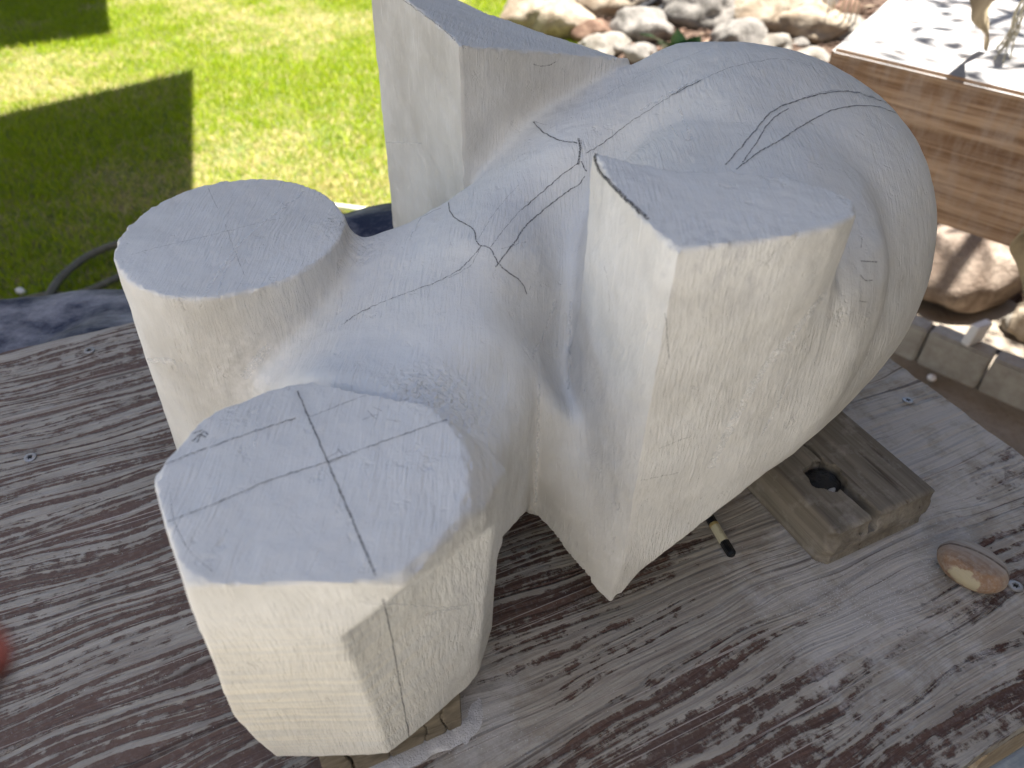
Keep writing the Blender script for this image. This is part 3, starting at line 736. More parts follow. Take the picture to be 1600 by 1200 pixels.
def side_plank():
    P=[TW(u,v) for u,v in [(TL(*XY(1500,1210,0))[0]-.3,0),]]
    v1=(TL(*XY(1480,1198,0))[1]+TL(*XY(1598,1147,0))[1])/2-.006
    u1=TL(*XY(1600,715,0))[0]+.05
    poly=[TW(-.2,v1),TW(u1,v1),TW(u1,v1-.09),TW(-.2,v1-.09)]
    m=mat_wood('blue_grey_plank',(.25,.29,.32),(.42,.45,.47),1,(.6,.6,.6),.4)
    o=prism_obj('side_plank',[TL(*p) for p in poly],-.035,-.012,m,None,.002); o.location=(TO[0],TO[1],0); o.rotation_euler=(0,0,TAB_ANG)
    tag(o,'blue grey painted plank just below the near right table edge','plank')
side_plank()

# ---------------- meshing of signed distance fields ----------------
def field_mesh(name,fn,lo,hi,h,mat,parent=None,proj=2,jit=None):
    import openvdb
    n=[int((hi[i]-lo[i])/h)+1 for i in range(3)]
    X=(lo[0]+h*np.arange(n[0]))[:,None,None]; Y=(lo[1]+h*np.arange(n[1]))[None,:,None]; Zs=lo[2]+h*np.arange(n[2])
    A=np.empty(n,np.float32)
    for k in range(0,n[2],16):
        A[:,:,k:k+16]=np.clip(fn(X,Y,Zs[None,None,k:k+16]),-4*h,4*h)
    g=openvdb.FloatGrid(background=4*h); g.copyFromArray(A)
    V,Q=g.convertToQuads(isovalue=0.)
    V=V.astype(np.float64)*h+np.array(lo)
    e=h*.35
    def grad(V):
        return np.stack([fn(*(V+np.eye(3)[i]*e).T)-fn(*(V-np.eye(3)[i]*e).T) for i in range(3)],1)/(2*e)
    for _ in range(proj):
        d=fn(*V.T); G=grad(V); G/=np.maximum(np.linalg.norm(G,axis=1,keepdims=True),.3)
        V=V-G*np.clip(d,-h,h)[:,None]*.8
    if jit is not None: V=V+jit(V)
    me=bpy.data.meshes.new(name); me.vertices.add(len(V)); me.vertices.foreach_set('co',V.ravel())
    _t=V[Q]; _vol=np.einsum('ij,ij->i',_t[:,0],np.cross(_t[:,1],_t[:,2])).sum()+np.einsum('ij,ij->i',_t[:,0],np.cross(_t[:,2],_t[:,3])).sum()
    if _vol<0: Q=Q[:,::-1]
    me.loops.add(len(Q)*4); me.loops.foreach_set('vertex_index',Q.ravel().astype(np.int32))
    me.polygons.add(len(Q)); me.polygons.foreach_set('loop_start',np.arange(len(Q))*4)
    me.update(calc_edges=True); me.validate()
    me.polygons.foreach_set('use_smooth',np.ones(len(me.polygons),bool))
    try: me.set_sharp_from_angle(angle=math.radians(38))
    except Exception: pass
    me.materials.append(mat)
    o=bpy.data.objects.new(name,me); C.objects.link(o)
    if parent: o.parent=parent
    return o
_R3=np.random.default_rng(11).uniform(-1,1,(64,64,64))
def vnoise(V,s,off=0.):
    P=V*s+off+100; i=np.floor(P).astype(int); t=P-i; t=t*t*(3-2*t); out=0
    for a in (0,1):
        for b in (0,1):
            for c in (0,1):
                w_=(t[:,0] if a else 1-t[:,0])*(t[:,1] if b else 1-t[:,1])*(t[:,2] if c else 1-t[:,2])
                out=out+w_*_R3[(i[:,0]+a)%64,(i[:,1]+b)%64,(i[:,2]+c)%64]
    return out
def stone_jit(V):
    k=.0007*vnoise(V,22)+.0004*vnoise(V,70,3)+.00025*vnoise(V,190,9)
    k2=.0007*vnoise(V,22,40)+.0004*vnoise(V,70,23)+.00025*vnoise(V,190,19)
    k3=.0007*vnoise(V,22,60)+.0004*vnoise(V,70,33)+.00025*vnoise(V,190,29)
    return np.stack([k,k2,k3],1)
MS=mat_stone()
VOX=.0017
stone=field_mesh('stone_sculpture',lambda X,Y,Z:sdf(X,Y,Z),(-.245,.115,.028),(.335,.745,.292),VOX,MS,jit=stone_jit)
tag(stone,'large pale carved stone block with cylinder and wedge stumps on the dusty table','sculpture')

# ---------------- pencil drawing on the stone ----------------
_dg=bpy.context.evaluated_depsgraph_get()
_bv=BVHTree.FromPolygons([v.co[:] for v in stone.data.vertices],[p.vertices[:] for p in stone.data.polygons])
MP=NT('graphite'); _c0=MP.co(); _al=MP.mr(MP.noise(_c0,1100,4,.85),.40,.56)
MP.fin((.06,.063,.075),.55); MP.l(MP.math('MULTIPLY',_al,.9),MP.b.inputs['Alpha']); MP=MP.m
MP2=NT('faint_graphite'); _c0=MP2.co(); _al=MP2.mr(MP2.noise(_c0,1100,3,.8),.42,.58)
MP2.fin((.16,.165,.18),.6); MP2.l(MP2.math('MULTIPLY',_al,.75),MP2.b.inputs['Alpha']); MP2=MP2.m
MP3=NT('white_scratch'); _c0=MP3.co(); _al=MP3.mr(MP3.noise(_c0,700,3,.8),.40,.6)
MP3.fin((.86,.86,.86),.9); MP3.l(MP3.math('MULTIPLY',_al,.6),MP3.b.inputs['Alpha']); MP3=MP3.m
def hitp(x,y):
    d=ray(x,y); d=d/np.linalg.norm(d)
    loc,nor,idx,dist=_bv.ray_cast(Vector((0,0,H)),Vector(d),3.)
    if loc is None: return None
    nor=np.array(nor)
    if nor@d>0: nor=-nor
    return (np.array(loc),nor,dist)
def drawn(px,w,mat,jit=.7,name='pencil_line'):
    pts=smoothpts([(x,y,0) for x,y in px],5)
    L=[0]
    for a,b in zip(pts,pts[1:]): L.append(L[-1]+np.hypot(*(b-a)[:2]))
    n=max(4,int(L[-1]/2.5)); T=np.linspace(0,L[-1],n)
    xs=np.interp(T,L,[p[0] for p in pts]); ys=np.interp(T,L,[p[1] for p in pts])
    hs=[]
    for i,(x,y) in enumerate(zip(xs,ys)):
        x+=jit*mnoise.noise(Vector((x*.13,y*.13,w*50))); y+=jit*mnoise.noise(Vector((x*.13,y*.13,9)))
        h_=hitp(x,y)
        if h_: hs.append(h_)
    vs_=[];fs=[]
    for i,(p,nr,d) in enumerate(hs):
        if i and abs(d-hs[i-1][2])>=.012:
            if fs: mobj(name,vs_,fs,mat,stone)
            vs_=[];fs=[]
        a=hs[max(i-1,0)][0]; b=hs[min(i+1,len(hs)-1)][0]; t=b-a; s=np.cross(t,nr); l=np.linalg.norm(s)
        if l<1e-9: s=np.array([1,0,0]); l=1
        s=s/l; ww=w/2*(1+.35*mnoise.noise(Vector((i*.23,w*900,1)))); q=p+nr*.00035
        vs_+=[q-s*ww,q+s*ww]
        if len(vs_)>2: k=len(vs_); fs.append((k-4,k-3,k-1,k-2))
    if fs: mobj(name,vs_,fs,mat,stone)
LN=[ # (points, width mm, kind)
 ([(535,508),(560,490),(600,472),(640,457),(690,438),(720,420),(740,400),(752,385)],.7,0),
 ([(540,505),(560,490),(580,482)],1.1,0),
 ([(701,317),(703,330),(712,342),(730,352),(742,362),(747,382),(765,388),(773,402),(780,414),(792,424),(806,434),(817,445),(822,459)],1.1,0),
 ([(774,418),(790,396),(806,376),(822,352),(845,332),(870,312),(892,296)],1.1,0),
 ([(892,296),(905,288),(914,276)],.9,0),
 ([(903,256),(880,272),(850,298),(812,330)],.9,0),([(812,330),(790,355),(765,388)],.6,1),([(822,378),(780,390)],.5,1),
 ([(752,385),(735,415),(700,436)],.5,1),
 ([(833,191),(845,204),(862,214),(880,221),(902,224)],1.3,0),([(834,190),(855,196)],.8,1),
 ([(904,217),(906,235),(903,258)],1.8,0),([(908,220),(911,240)],.8,1),([(908,252),(913,263),(917,268)],1.2,0),
 ([(915,240),(945,222),(990,188),(1040,156),(1075,132)],.8,0),([(1050,150),(1075,136),(1096,126)],1.6,0),([(1096,126),(1130,110),(1165,100),(1210,92)],.8,1),([(1210,92),(1250,98),(1300,120)],.7,1),
 ([(930,160),(990,124),(1060,94),(1110,76)],.5,1),
 ([(1134,258),(1160,228),(1185,198),(1200,180),(1222,166)],1.2,0),([(1222,166),(1260,153),(1310,143),(1345,147),(1390,163)],1.5,0),
 ([(1160,255),(1180,226),(1196,200),(1212,182),(1232,170)],1.0,0),([(1260,150),(1310,141),(1360,150),(1400,172)],.7,1),
 ([(1150,266),(1180,242),(1215,222),(1255,196),(1300,173),(1340,166),(1375,168),(1418,186)],1.2,0),
 ([(932,240),(930,250),(938,268),(952,284),(968,300),(990,322),(1014,344)],2.4,0),([(929,243),(936,262),(958,292),(1000,334)],1.6,0),
 ([(262,816),(340,786),(420,752),(512,722),(600,690),(699,656)],.75,0),
 ([(465,612),(490,670),(512,722),(545,800),(588,901)],1.1,0),([(598,935),(612,1000),(626,1080),(640,1158)],.9,0),
 ([(258,726),(320,702),(400,674),(462,654)],.8,0),([(485,652),(540,630),(572,618)],.6,1),([(512,716),(530,706)],.7,1),([(512,726),(535,714),(528,702)],.6,1),
 ([(266,770),(272,812),(295,860),(335,896)],.5,1),([(300,690),(312,680),(322,684)],1.0,0),([(302,678),(316,672)],1.0,0),([(308,692),(318,676),(326,680)],.8,0),
 ([(566,656),(592,648)],.6,1),([(574,642),(588,656)],.6,1),([(604,656),(626,660)],.6,1),([(583,636),(600,644)],.5,1),
 ([(205,398),(260,384),(330,368),(400,350),(440,342)],.5,1),([(326,296),(340,326)],.6,1),([(352,352),(366,390),(382,430)],.4,1),
 ([(945,415),(952,450),(953,488)],.5,1),([(1344,408),(1370,410)],.8,0),([(1344,430),(1350,438),(1362,438)],.8,0),([(1341,470),(1354,472)],.6,0),([(1346,372),(1345,388)],.6,1),([(1412,430),(1405,445),(1404,470)],.6,1),
 ([(630,0),(650,14),(672,30),(690,44),(712,64)],1.3,1),([(832,100),(850,104),(870,96)],1.2,1),([(1040,490),(1045,560)],.8,1),([(1000,750),(1060,738)],.5,1),([(1030,700),(1080,680)],.5,1),
 ([(745,378),(775,330),(810,290)],.35,1),
]
for p,wd,k in LN: drawn(p,wd*.001*(.72 if k==0 else .62),MP if k==0 else MP2,jit=1.6)
for p,wd in [([(320,462),(345,420),(372,385),(410,350),(450,320),(476,300)],1.6),([(340,460),(350,430),(370,395)],1.),([(380,590),(420,540)],5),([(480,900),(500,860)],.4),([(398,700),(403,640)],.8),([(842,600),(840,690),(836,785)],1.4),([(892,470),(890,540),(889,610)],2.),([(868,470),(850,520),(830,560)],2.),([(1290,455),(1240,520),(1190,580),(1150,650),(1110,730)],4.5),([(1235,590),(1190,680)],1.4),([(1060,170),(1080,215),(1070,220)],1.4),([(1048,195),(1060,215)],1.0),([(1000,175),(1040,150),(1090,125)],2.2),([(560,940),(720,950)],.6),([(665,960),(730,945)],1.6),([(604,222),(660,224)],1.0),([(230,565),(250,562),(275,566)],3.5),([(640,375),(660,340),(690,325)],1.2)]:
    drawn(p,wd*.001,MP3,jit=3,name='tool_scratch')

# ---------------- support blocks ----------------
MW=mat_wood('old_grey_lumber',(.135,.118,.098),(.25,.225,.19),1.,(.42,.40,.38),.45)
MW2=mat_wood('brown_lumber',(.13,.09,.06),(.26,.19,.13),1.,(.4,.38,.36),.3)
def sup_block():
    N=np.array(XY(1314,840,.038)); Rr=np.array(XY(1466,764,.038)); BR=np.array(XY(1321,641,.038))
    ex=(BR-Rr)/np.linalg.norm(BR-Rr); ey=np.array([-ex[1],ex[0]])     # x along the block, away from the near end
    W_=abs((Rr-N)@ey); 
    if (N-Rr)@ey<0: ey=-ey
    # local: origin at Rr, x along, y across towards N
    hole=np.array(XY(1290,742,.038))-Rr; hx,hy=hole@ex,hole@ey
    s0=np.array(XY(1375,806,.038))-Rr; sy=s0@ey
    Lg=.235
    def fn(X,Y,Z):
        nz=.0012*np.sin(Y*180+3*np.sin(X*9))*np.exp(-((Z-.038)/.004)**2)
        d=np.maximum(np.maximum(np.maximum(-X+.0015*np.sin(Z*260),X-Lg),np.maximum(-Y,Y-W_)),np.maximum(.0-Z,Z-.038-nz*.4))
        # rounded long edges
        dy=np.maximum(np.maximum(-Y,Y-W_)+.006,0); dz=np.maximum(Z-.038+.006,0); d=np.maximum(d,np.sqrt(dy*dy+dz*dz)-.006)
        dx=np.maximum(-X+.004,0); d=np.maximum(d,np.sqrt(dx*dx+dz*dz)-.004*1.2+0*Y)
        # knocked off corner
        c=((Y-W_)-X)*.7+.004+.0015*np.sin(Z*300)+.0*X; d=np.maximum(d,c)
        r=np.sqrt((X-hx)**2+((Y-hy)*1.0)**2)+.0012*np.sin(6*np.arctan2(Y-hy,X-hx)); hol=np.maximum(r-.0140,.024-Z)
        sl=np.maximum(np.maximum(np.abs(Y-sy-.002*np.sin(X*50))-.0042,X-hx),.020-Z)
        ck=np.maximum(np.maximum(np.abs(Y-sy+.004-(X-hx)*.12-.0012*np.sin(X*160))-.0013,hx-X),.022-Z)
        d=np.maximum(d,-hol); d=np.maximum(d,-sl); d=np.maximum(d,-ck)
        return d
    o=field_mesh('support_block',fn,(-.006,-.006,-.004),(Lg+.006,W_+.006,.044),.0013,MW,proj=2)
    M=Matrix(((ex[0],ey[0],0,Rr[0]),(ex[1],ey[1],0,Rr[1]),(0,0,1,.0005),(0,0,0,1)))
    if ex[0]*ey[1]-ex[1]*ey[0]<0:
        me=o.data; me.flip_normals()
    o.matrix_world=M
    tag(o,'grey weathered wood block with round dark hole and slot, under the stone at right','wood block')
    mk=simple('black_putty',(.018,.018,.02),.45,150,.3,.002)
    bm=bmesh.new(); bmesh.ops.create_icosphere(bm,subdivisions=4,radius=1)
    for v in bm.verts:
        k=1+.12*mnoise.noise(v.co*2.2); v.co=Vector((v.co.x*.0133*k,v.co.y*.0130*k,v.co.z*.0075*k+.0006*mnoise.noise(v.co*6)))
    p=bmobj('bolt_head',bm,mk,o,True); p.location=(hx,hy,.0275)
    mdu=simple('pale_dust',(.38,.38,.39),.9,200,.15)
    bm=bmesh.new(); bmesh.ops.create_icosphere(bm,subdivisions=3,radius=1)
    for v in bm.verts: v.co=Vector((v.co.x*.003,v.co.y*.006,v.co.z*.0016))
    q=bmobj('dust_smear',bm,mdu,o,True); q.location=(hx-.010,hy+.003,.0315); q.rotation_euler=(0,.3,.4)
    return o
sup_block()
def sup_block2():
    a=np.array(XY(726,1132,0)); b=np.array(XY(593,1193,0)); ex=(b-a)/np.linalg.norm(b-a); ey=np.array([-ex[1],ex[0]])
    if ey[1]<0: ey=-ey
    Lx=.08
    def fn(X,Y,Z):
        d=np.maximum(np.maximum(-X,X-Lx),np.maximum(np.maximum(-Y,Y-.07),np.maximum(-Z,Z-.0365)))
        dy=np.maximum(-Y+.005,0); dz=np.maximum(Z-.0365+.005,0); dx=np.maximum(-X+.009,0)
        d=np.maximum(d,np.sqrt(dx*dx+dy*dy+0*Z)-.0086); d=np.maximum(d,np.sqrt(dx*dx+dz*dz+0*Y)-.0088); d=np.maximum(d,np.sqrt(dy*dy+dz*dz+0*X)-.005)
        for cx,w_ in ((.012,.0007),(.024,.0006),(.043,.0008),(.066,.0012)):
            d=np.maximum(d,-np.maximum(np.abs(X-cx-.0016*np.sin(Z*170+cx*900))-w_,np.maximum(Y-.006,0*Z)))
        return d
    m=NT('end_grain_lumber'); co=m.co(); x=m.noise(m.mp(co,(60,60,150)),1,4,.6,.6)
    col=m.mix(m.mr(x,.35,.65),(.11,.092,.068),(.25,.215,.165)); m.fin(col,.85,m.bump(x,.001,.7))
    o=field_mesh('support_block',fn,(-.005,-.005,-.005),(Lx+.005,.076,.043),.0011,m.m,proj=2)
    if ex[0]*ey[1]-ex[1]*ey[0]<0: o.data.flip_normals()
    o.matrix_world=Matrix(((ex[0],ey[0],0,a[0]),(ex[1],ey[1],0,a[1]),(0,0,1,.0005),(0,0,0,1)))
    tag(o,'cracked end grain wood block under the front cylinder of the stone','wood block')
sup_block2()
# ---------------- pencil ----------------
def text_mesh(name,s,size,mat,parent,M):
    cu=bpy.data.curves.new(name,'FONT'); cu.body=s; cu.size=size; cu.align_x='CENTER'; cu.align_y='CENTER'
    t=bpy.data.objects.new('tmp',cu); C.objects.link(t); dg=bpy.context.evaluated_depsgraph_get(); dg.update()
    me=bpy.data.meshes.new_from_object(t.evaluated_get(dg)); bpy.data.objects.remove(t)
    o=bpy.data.objects.new(name,me); C.objects.link(o); me.materials.clear(); me.materials.append(mat); o.parent=parent; o.matrix_local=M; return o
def pencil():
    r=.0037
    e=at(1144,866,r); s=at(1104,800,r); d=(s-e)[:2]; d/=np.linalg.norm(d)     # local x from the blunt end towards the hidden tip
    root=empty('drawing_pencil',(e[0],e[1],r*.87),math.atan2(d[1],d[0])); tag(root,'black hexagonal drawing pencil with cream band lying beside the stone','pencil')
    mk=NT('black_lacquer'); mk.fin((.012,.013,.016),.28); mc=NT('cream_print'); mc.fin((.62,.58,.42),.4); mg=NT('gold_foil'); mg.b.inputs['Metallic'].default_value=.6; mg.fin((.62,.50,.22),.35)
    def hexa(name,x0,x1,mat,rr=r,cap=False):
        bm=bmesh.new(); rings=[]
        xs=[(x0,1.),(x1,1.)] if not cap else [(x0,.55),(x0+.0007,.82),(x0+.0018,.97),(x0+.003,1.),(x1,1.)]
        for x,k in xs: rings.append([bm.verts.new((x,rr*k*math.cos(math.pi/6+math.pi/3*i),rr*k*math.sin(math.pi/6+math.pi/3*i))) for i in range(6)])
        for a,b in zip(rings,rings[1:]):
            for i in range(6): bm.faces.new((a[i],a[(i+1)%6],b[(i+1)%6],b[i]))
        bm.faces.new(rings[0]); bm.faces.new(rings[-1]); bmesh.ops.recalc_face_normals(bm,faces=bm.faces)
        bmesh.ops.bevel(bm,geom=[g for g in bm.edges if abs(g.verts[0].co.x-g.verts[1].co.x)>.001],offset=.0005,segments=2,affect='EDGES')
        return bmobj(name,bm,mat,root)
    L=lambda px,py: float((at(px,py,r)-e)[:2]@d)
    xa=L(1134,846); xb=L(1118,822); xc=L(1115,818)
    hexa('end_cap',-.001,xa,mk.m,cap=True); hexa('label_band',xa,xb,mc.m,r*1.003); hexa('gold_ring',xb,xc,mg.m,r*1.006); hexa('barrel',xc,.150,mk.m)
    v,f_=tube([(.150,0,0),(.166,0,0)],[r*.95,.0012],8); mobj('tip',v,f_,simple('cedar',(.45,.28,.16)),root); v,f_=tube([(.166,0,0),(.171,0,0)],[.0012,.0003],8); mobj('lead',v,f_,mk.m,root)
    # letters on the facet that faces the camera side (y<0 flank of the top)
    def TM(x,ang): # on facet with outward normal at angle ang in the yz plane; text reads from far to blunt end (-x)
        nrm=Vector((0,math.cos(ang),math.sin(ang))); tx=Vector((-1,0,0)); ty=nrm.cross(tx); p=nrm*(r*math.cos(math.pi/6)+.00012)+Vector((x,0,0))
        return Matrix(((tx.x,ty.x,nrm.x,p.x),(tx.y,ty.y,nrm.y,p.y),(tx.z,ty.z,nrm.z,p.z),(0,0,0,1)))
    for ang,z in ((math.radians(90+60),'a'),):
        pass
    A=math.radians(90)
    text_mesh('lettering','NO',.0042,mg.m,root,TM(L(1103,806),A)); text_mesh('lettering','4B',.0036,simple('grey_print',(.40,.36,.25)),root,TM((xa+xb)/2,A))
pencil()
# ---------------- oval pebble ----------------
def oval():
    m=NT('banded_wood'); co=m.co(); x,y,z=m.sep(co)
    rr=m.n('ShaderNodeVectorMath',operation='LENGTH'); m.l(m.mp(co,(1,1.6,2),loc=(.008,.03,0)),rr.inputs[0])
    bands=m.noise(m.comb(m.math('MULTIPLY',rr.outputs['Value'],260.),m.math('MULTIPLY',x,14.),0.),1,4,.6,.2)
    col=m.mix(m.mr(y,-.012,.008),(.27,.17,.11),(.46,.43,.39)); col=m.mix(m.math('MULTIPLY',m.mr(bands,.4,.65),.45),col,(.19,.12,.09))
    ed=m.math('ADD',y,m.math('MULTIPLY',m.noise(co,180,3),.006)); ch=m.math('MULTIPLY',m.mr(ed,-.0118,-.0126),m.mr(m.math('ADD',x,m.math('MULTIPLY',m.noise(co,120,2),.01)),.0125,.0115))
    arc=m.mr(m.math('ABSOLUTE',m.math('SUBTRACT',m.math('ADD',y,m.math('MULTIPLY',m.math('MULTIPLY',x,x),9.)),.004)),.0016,.0004)
    col=m.mix(m.math('MULTIPLY',arc,.8),col,(.07,.045,.035)); col=m.mix(m.math('MULTIPLY',m.mr(m.noise(co,200,5,.7),.45,.65),.45),col,(.42,.39,.36))
    col=m.mix(ch,col,(.42,.37,.26))
    m.fin(col,.9,m.bump(bands,.0008,.8))
    c=at(1512,897,.004); bm=bmesh.new(); bmesh.ops.create_icosphere(bm,subdivisions=5,radius=1)
    for v in bm.verts:
        q=v.co; k=1+.05*mnoise.noise(q*1.4)
        z=q.z*.0135
        if z>.008: z=.008+(z-.008)*.35
        v.co=Vector((q.x*.0225*k,q.y*.0175*k,z))
    o=bmobj('oval_pebble',bm,m.m,smooth=True); o.location=(c[0],c[1],.0128); o.rotation_euler=(-.12,.0,math.radians(-38)); tag(o,'oval brown banded wooden pebble with cream chip, right of the wood block','pebble')
oval()
# ---------------- powder ----------------
def heaps():
    m=simple('stone_powder',(.60,.595,.61),.95,300,.12,.0015)
    vs_=[];fs=[]
    def strip(px,w,hgt):
        P=smoothpts([(*XY(x,y,0),0) for x,y in px],10); b0=len(vs_); K=9
        for i,p in enumerate(P):
            d=P[min(i+1,len(P)-1)]-P[max(i-1,0)]; s=np.array([-d[1],d[0]]); s=s/(np.linalg.norm(s)+1e-9); tt=i/(len(P)-1); e=math.sin(math.pi*tt)**.5 if 0<tt<1 else 0
            for k in range(K):
                q=(k/(K-1)-.5)*2; wob=1+.5*mnoise.noise(Vector((p[0]*90,p[1]*90,k*.8)))
                x=p[0]+s[0]*q*w*e*wob; y=p[1]+s[1]*q*w*e*wob; z=hgt*e*(1-q*q)*(1+.8*mnoise.noise(Vector((x*220,y*220,2))))-.0004
                vs_.append((x,y,z))
        for i in range(len(P)-1):
            for k in range(K-1): a=b0+i*K+k; fs.append((a,a+K,a+K+1,a+1))
    strip([(500,1225),(600,1196),(660,1170),(715,1146),(738,1125),(748,1080)],.009,.0012)
    rng=np.random.default_rng(8)
    def crumbs(cx,cy,sx,sy,n,r):
        for _ in range(n):
            x,y=XY(cx+rng.normal()*sx,cy+rng.normal()*sy,0); a=r*rng.uniform(.4,1.5); b=len(vs_)
            for dx,dy,dz in ((1,0,0),(-.5,.8,0),(-.5,-.8,0),(0,0,1)): vs_.append((x+dx*a,y+dy*a,.0001+dz*a*.9))
            fs.extend([(b,b+1,b+3),(b+1,b+2,b+3),(b+2,b,b+3)])
    crumbs(1330,930,70,28,900,.0004); crumbs(1420,860,40,30,300,.0004); crumbs(700,1140,60,24,500,.0004); crumbs(1000,880,300,160,400,.0003); crumbs(200,950,160,160,300,.0003)
    o=mobj('stone_powder',vs_,fs,m,smooth=True); tag(o,'white stone powder heaped along the front wood block and scattered','powder',kind='stuff')
heaps()

# ---------------- unseen surroundings: shade panels, tree, added hedges and bounce wall ----------------
def shade():
    m=simple('dark_shade_board',(.26,.22,.18),.9,3,.08)  # boards kept dark so little light bounces back down
    ZR=1.45
    def up(p): k=ZR-GZ; return (p[0]+SX*k,p[1]+SY*k)
    A=at(300,115,GZ);A0=at(0,185,GZ);A2=at(300,350,GZ);B=at(172,60,GZ);B0=at(0,82,GZ);B1=at(165,0,GZ)  # unseen panels, outlined from the shadow edges they must cast on the lawn
    def quad(a,l,r,n1,n2): # corner a, directions towards l and r
        a=a[:2];dl=(l[:2]-a)/np.linalg.norm(l[:2]-a);dr=(r[:2]-a)/np.linalg.norm(r[:2]-a)
        return [up(a),up(a+dl*n1),up(a+dl*n1+dr*n2),up(a+dr*n2)]
    def panel(poly,label):
        root=empty('unseen_canopy',(poly[0][0],poly[0][1],GZ)); tag(root,label,'canopy')
        loc=[(p[0]-poly[0][0],p[1]-poly[0][1]) for p in poly]
        prism_obj('roof_panel',loc,ZR-GZ-.03,ZR-GZ,m,root)
        return root,loc
    r,l=panel(quad(A,A0,A2,4.5,2.45),'unseen flat panel on posts, shaped to shade the lawn left of the bench')
    r2,l2=panel(quad(B,B0,B1,3.5,2.6),'smaller unseen panel shaped to shade the far left corner of the lawn')
    # unseen bench canopy, outline extended to dim light from right and back
    pts=[(-.45,.32),(.40,.32),(.40,-1.9),(4.5,-1.9),(4.5,1.46),(.62,1.46),(.62,2.5),(-.45,2.5)]
    r3,l3=panel(pts,'unseen canopy on thin posts, shaped to shade the bench and dim its right')
    mpst=simple('post_paint',(.6,.58,.55),.7)
    for rt,ls in ((r,[l[1],l[2]]),(r2,[l2[1],l2[2]]),(r3,[l3[4],l3[3]])):
        for x,y in ls:
            if rt is r3: x-=.1;y+=.1
            bm=bmesh.new(); bmesh.ops.create_cube(bm,size=1)
            for v in bm.verts: v.co=Vector((x+v.co.x*.06,y+v.co.y*.06,(v.co.z+.5)*(ZR-GZ-.03)))
            bmobj('post',bm,mpst,rt)
shade()
def tree():
    rng=np.random.default_rng(21)
    mbk=simple('tree_bark',(.13,.10,.07),.95,30,.3,.01); ml=simple('tree_leaf',(.06,.11,.03),.6,30,.4)
    b=Vector((2.35,2.9,GZ)); root=empty('shade_tree',b); tag(root,'leafy garden tree at right that dapples the timber and boulders','tree')
    def part(name,pts,r): v,f_=tube(smoothpts([np.array(p)-np.array(b) for p in pts],6),r,8); mobj(name,v,f_,mbk,root,True)
    T=[(2.35,2.9,GZ),(2.3,2.85,.2),(2.15,2.75,1.1),(1.95,2.65,1.9)]
    n=len(smoothpts(T,6)); part('trunk',T,[.11-.06*i/(n-1) for i in range(n)])
    tips=[(1.2,2.0,2.1),(1.6,1.8,2.3),(.95,2.35,2.3),(1.9,3.1,2.6),(2.6,2.4,2.5),(1.4,2.8,2.7)]
    for t in tips:
        L=[(2.1,2.72,1.3),((2.1+t[0])/2,(2.72+t[1])/2,(1.3+t[2])/2+.15),t]; n=len(smoothpts(L,6)); part('limb',L,[.04-.03*i/(n-1) for i in range(n)])
    N=1300; c=np.array([1.55,2.35,2.35]); cl=c+rng.normal(size=(130,3))*np.array([.5,.45,.25]); q=cl[rng.integers(0,130,N)]+rng.normal(size=(N,3))*.085; q[:,2]=np.maximum(q[:,2],1.62)
    vs_=[];fs=[]
    for i in range(N):
        a=rng.normal(size=3); a/=np.linalg.norm(a); d=np.cross(a,rng.normal(size=3)); d/=np.linalg.norm(d); p=q[i]-np.array(b); L=rng.uniform(.025,.045); k=len(vs_)
        vs_+=[p-a*L,p+d*L*.45,p+a*L,p-d*L*.45]; fs.append((k,k+1,k+2,k+3))
    mobj('crown',vs_,fs,ml,root)
tree()
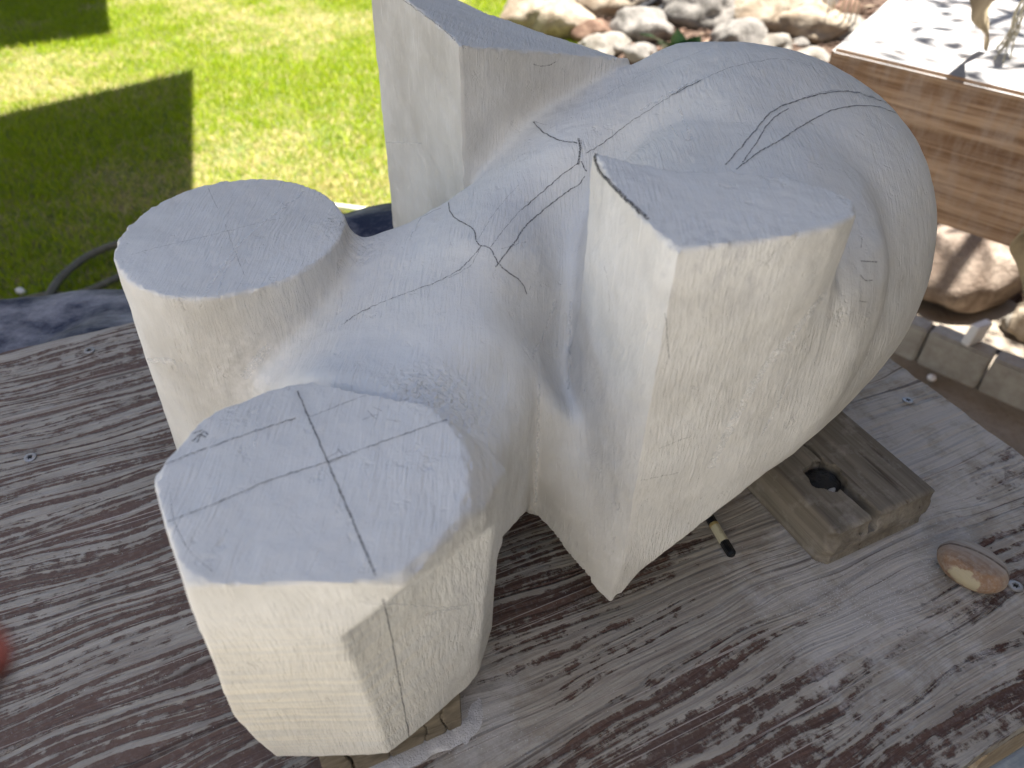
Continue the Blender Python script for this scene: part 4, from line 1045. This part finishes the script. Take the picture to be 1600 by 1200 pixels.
def fingertip():
    m=NT('skin'); co=m.co(); m.fin(m.mix(m.mr(m.noise(co,300,3),.4,.6),(.022,.004,.003),(.03,.006,.005)),.55)
    m.b.inputs['Subsurface Weight'].default_value=.15; m.b.inputs['Subsurface Radius'].default_value=(.004,.0015,.0008); m.b.inputs['Subsurface Scale'].default_value=1
    mn=NT('nail'); mn.fin((.12,.05,.04),.5)
    dd=.085; d=ray(-88,1045)*dd; p=np.array([0,0,H])+d; ax=_r*.97+_u*.12+_b*.05; ax=ax/np.linalg.norm(ax)
    root=empty('person_fingertip',p); tag(root,'out of focus reddish fingertip reaching in at the left edge','finger')
    prof=[(-.052,.0083),(-.040,.0086),(-.028,.0081),(-.022,.0087),(-.012,.0082),(-.004,.0078),(.001,.0068),(.0045,.0050),(.0066,.0026),(.0074,.0004)]
    up=_u-ax*(_u@ax); up/=np.linalg.norm(up); sd_=np.cross(ax,up); vs_=[];fs=[];K=20
    for x,rr in prof:
        for k in range(K): a=2*math.pi*k/K; vs_.append(ax*x+up*math.cos(a)*rr*.92+sd_*math.sin(a)*rr*1.02)
    for i in range(len(prof)-1):
        for k in range(K): fs.append((i*K+k,i*K+(k+1)%K,(i+1)*K+(k+1)%K,(i+1)*K+k))
    fs.append(tuple(range((len(prof)-1)*K,len(prof)*K))); fs.append(tuple(range(K))[::-1])
    o=mobj('finger_skin',vs_,fs,m.m,root,True); sb=o.modifiers.new('s','SUBSURF'); sb.levels=sb.render_levels=1
    vs_=[];fs=[]
    for i in range(7):
        x=-.008+.0125*i/6; rr=np.interp(x,[q[0] for q in prof],[q[1] for q in prof])+.0003
        for k in range(7): a=math.pi+(k-3)*.24*(1 if i<5 else .8-.2*(i-5)); vs_.append(ax*x+up*math.cos(a)*rr*.92+sd_*math.sin(a)*rr*1.02)
    for i in range(6):
        for k in range(6): a=i*7+k; fs.append((a,a+1,a+8,a+7))
    mobj('fingernail',vs_,fs,mn.m,root,True)
fingertip()
def hedge():
    m=simple('hedge_leaf',(.05,.085,.03),.7,9,.5,.02)  # unseen dark hedges added to cut sky light from back and right
    for (x0,y0,x1,y1,lab) in ((-7,8.2,7,8.2,'unseen hedge added at the far end to block sky light'),(4.9,-2,4.9,8,'unseen hedge added at the right side to block sky light')):
        n=60; vs_=[];fs=[]; L=math.hypot(x1-x0,y1-y0); dx,dy=(x1-x0)/L,(y1-y0)/L; sec=[(-.4,0),(-.45,1.5),(-.35,3.2),(0,3.5),(.35,3.2),(.45,1.5),(.4,0)]
        for i in range(n+1):
            for a,z in sec:
                p=Vector((x0+dx*L*i/n-dy*a,y0+dy*L*i/n+dx*a,GZ+z)); k=.14*mnoise.noise(p*2.3)+.08*mnoise.noise(p*6)
                vs_.append((p.x-dy*k,p.y+dx*k,p.z+(k if z>0 else 0)))
        K=len(sec)
        for i in range(n):
            for j in range(K-1): a=i*K+j; fs.append((a,a+1,a+K+1,a+K))
        fs.append(tuple(range(K))); fs.append(tuple(range(n*K,n*K+K))[::-1])
        o=mobj('sky_block_hedge',vs_,fs,m); tag(o,lab,'hedge')
hedge()
def house():
    m=simple('bounce_wall_cream',(.66,.60,.50),.95,12,.06,.004)  # unseen wall added behind the camera as a warm sunlit reflector
    root=empty('bounce_wall',(-2,-2.05,GZ)); tag(root,'unseen cream wall added behind the photographer to bounce warm light','wall')
    bm=bmesh.new(); bmesh.ops.create_cube(bm,size=1)
    for v in bm.verts: v.co=Vector((v.co.x*10,v.co.y*.2,(v.co.z+.5)*3))
    bmobj('wall_face',bm,m,root)
house()
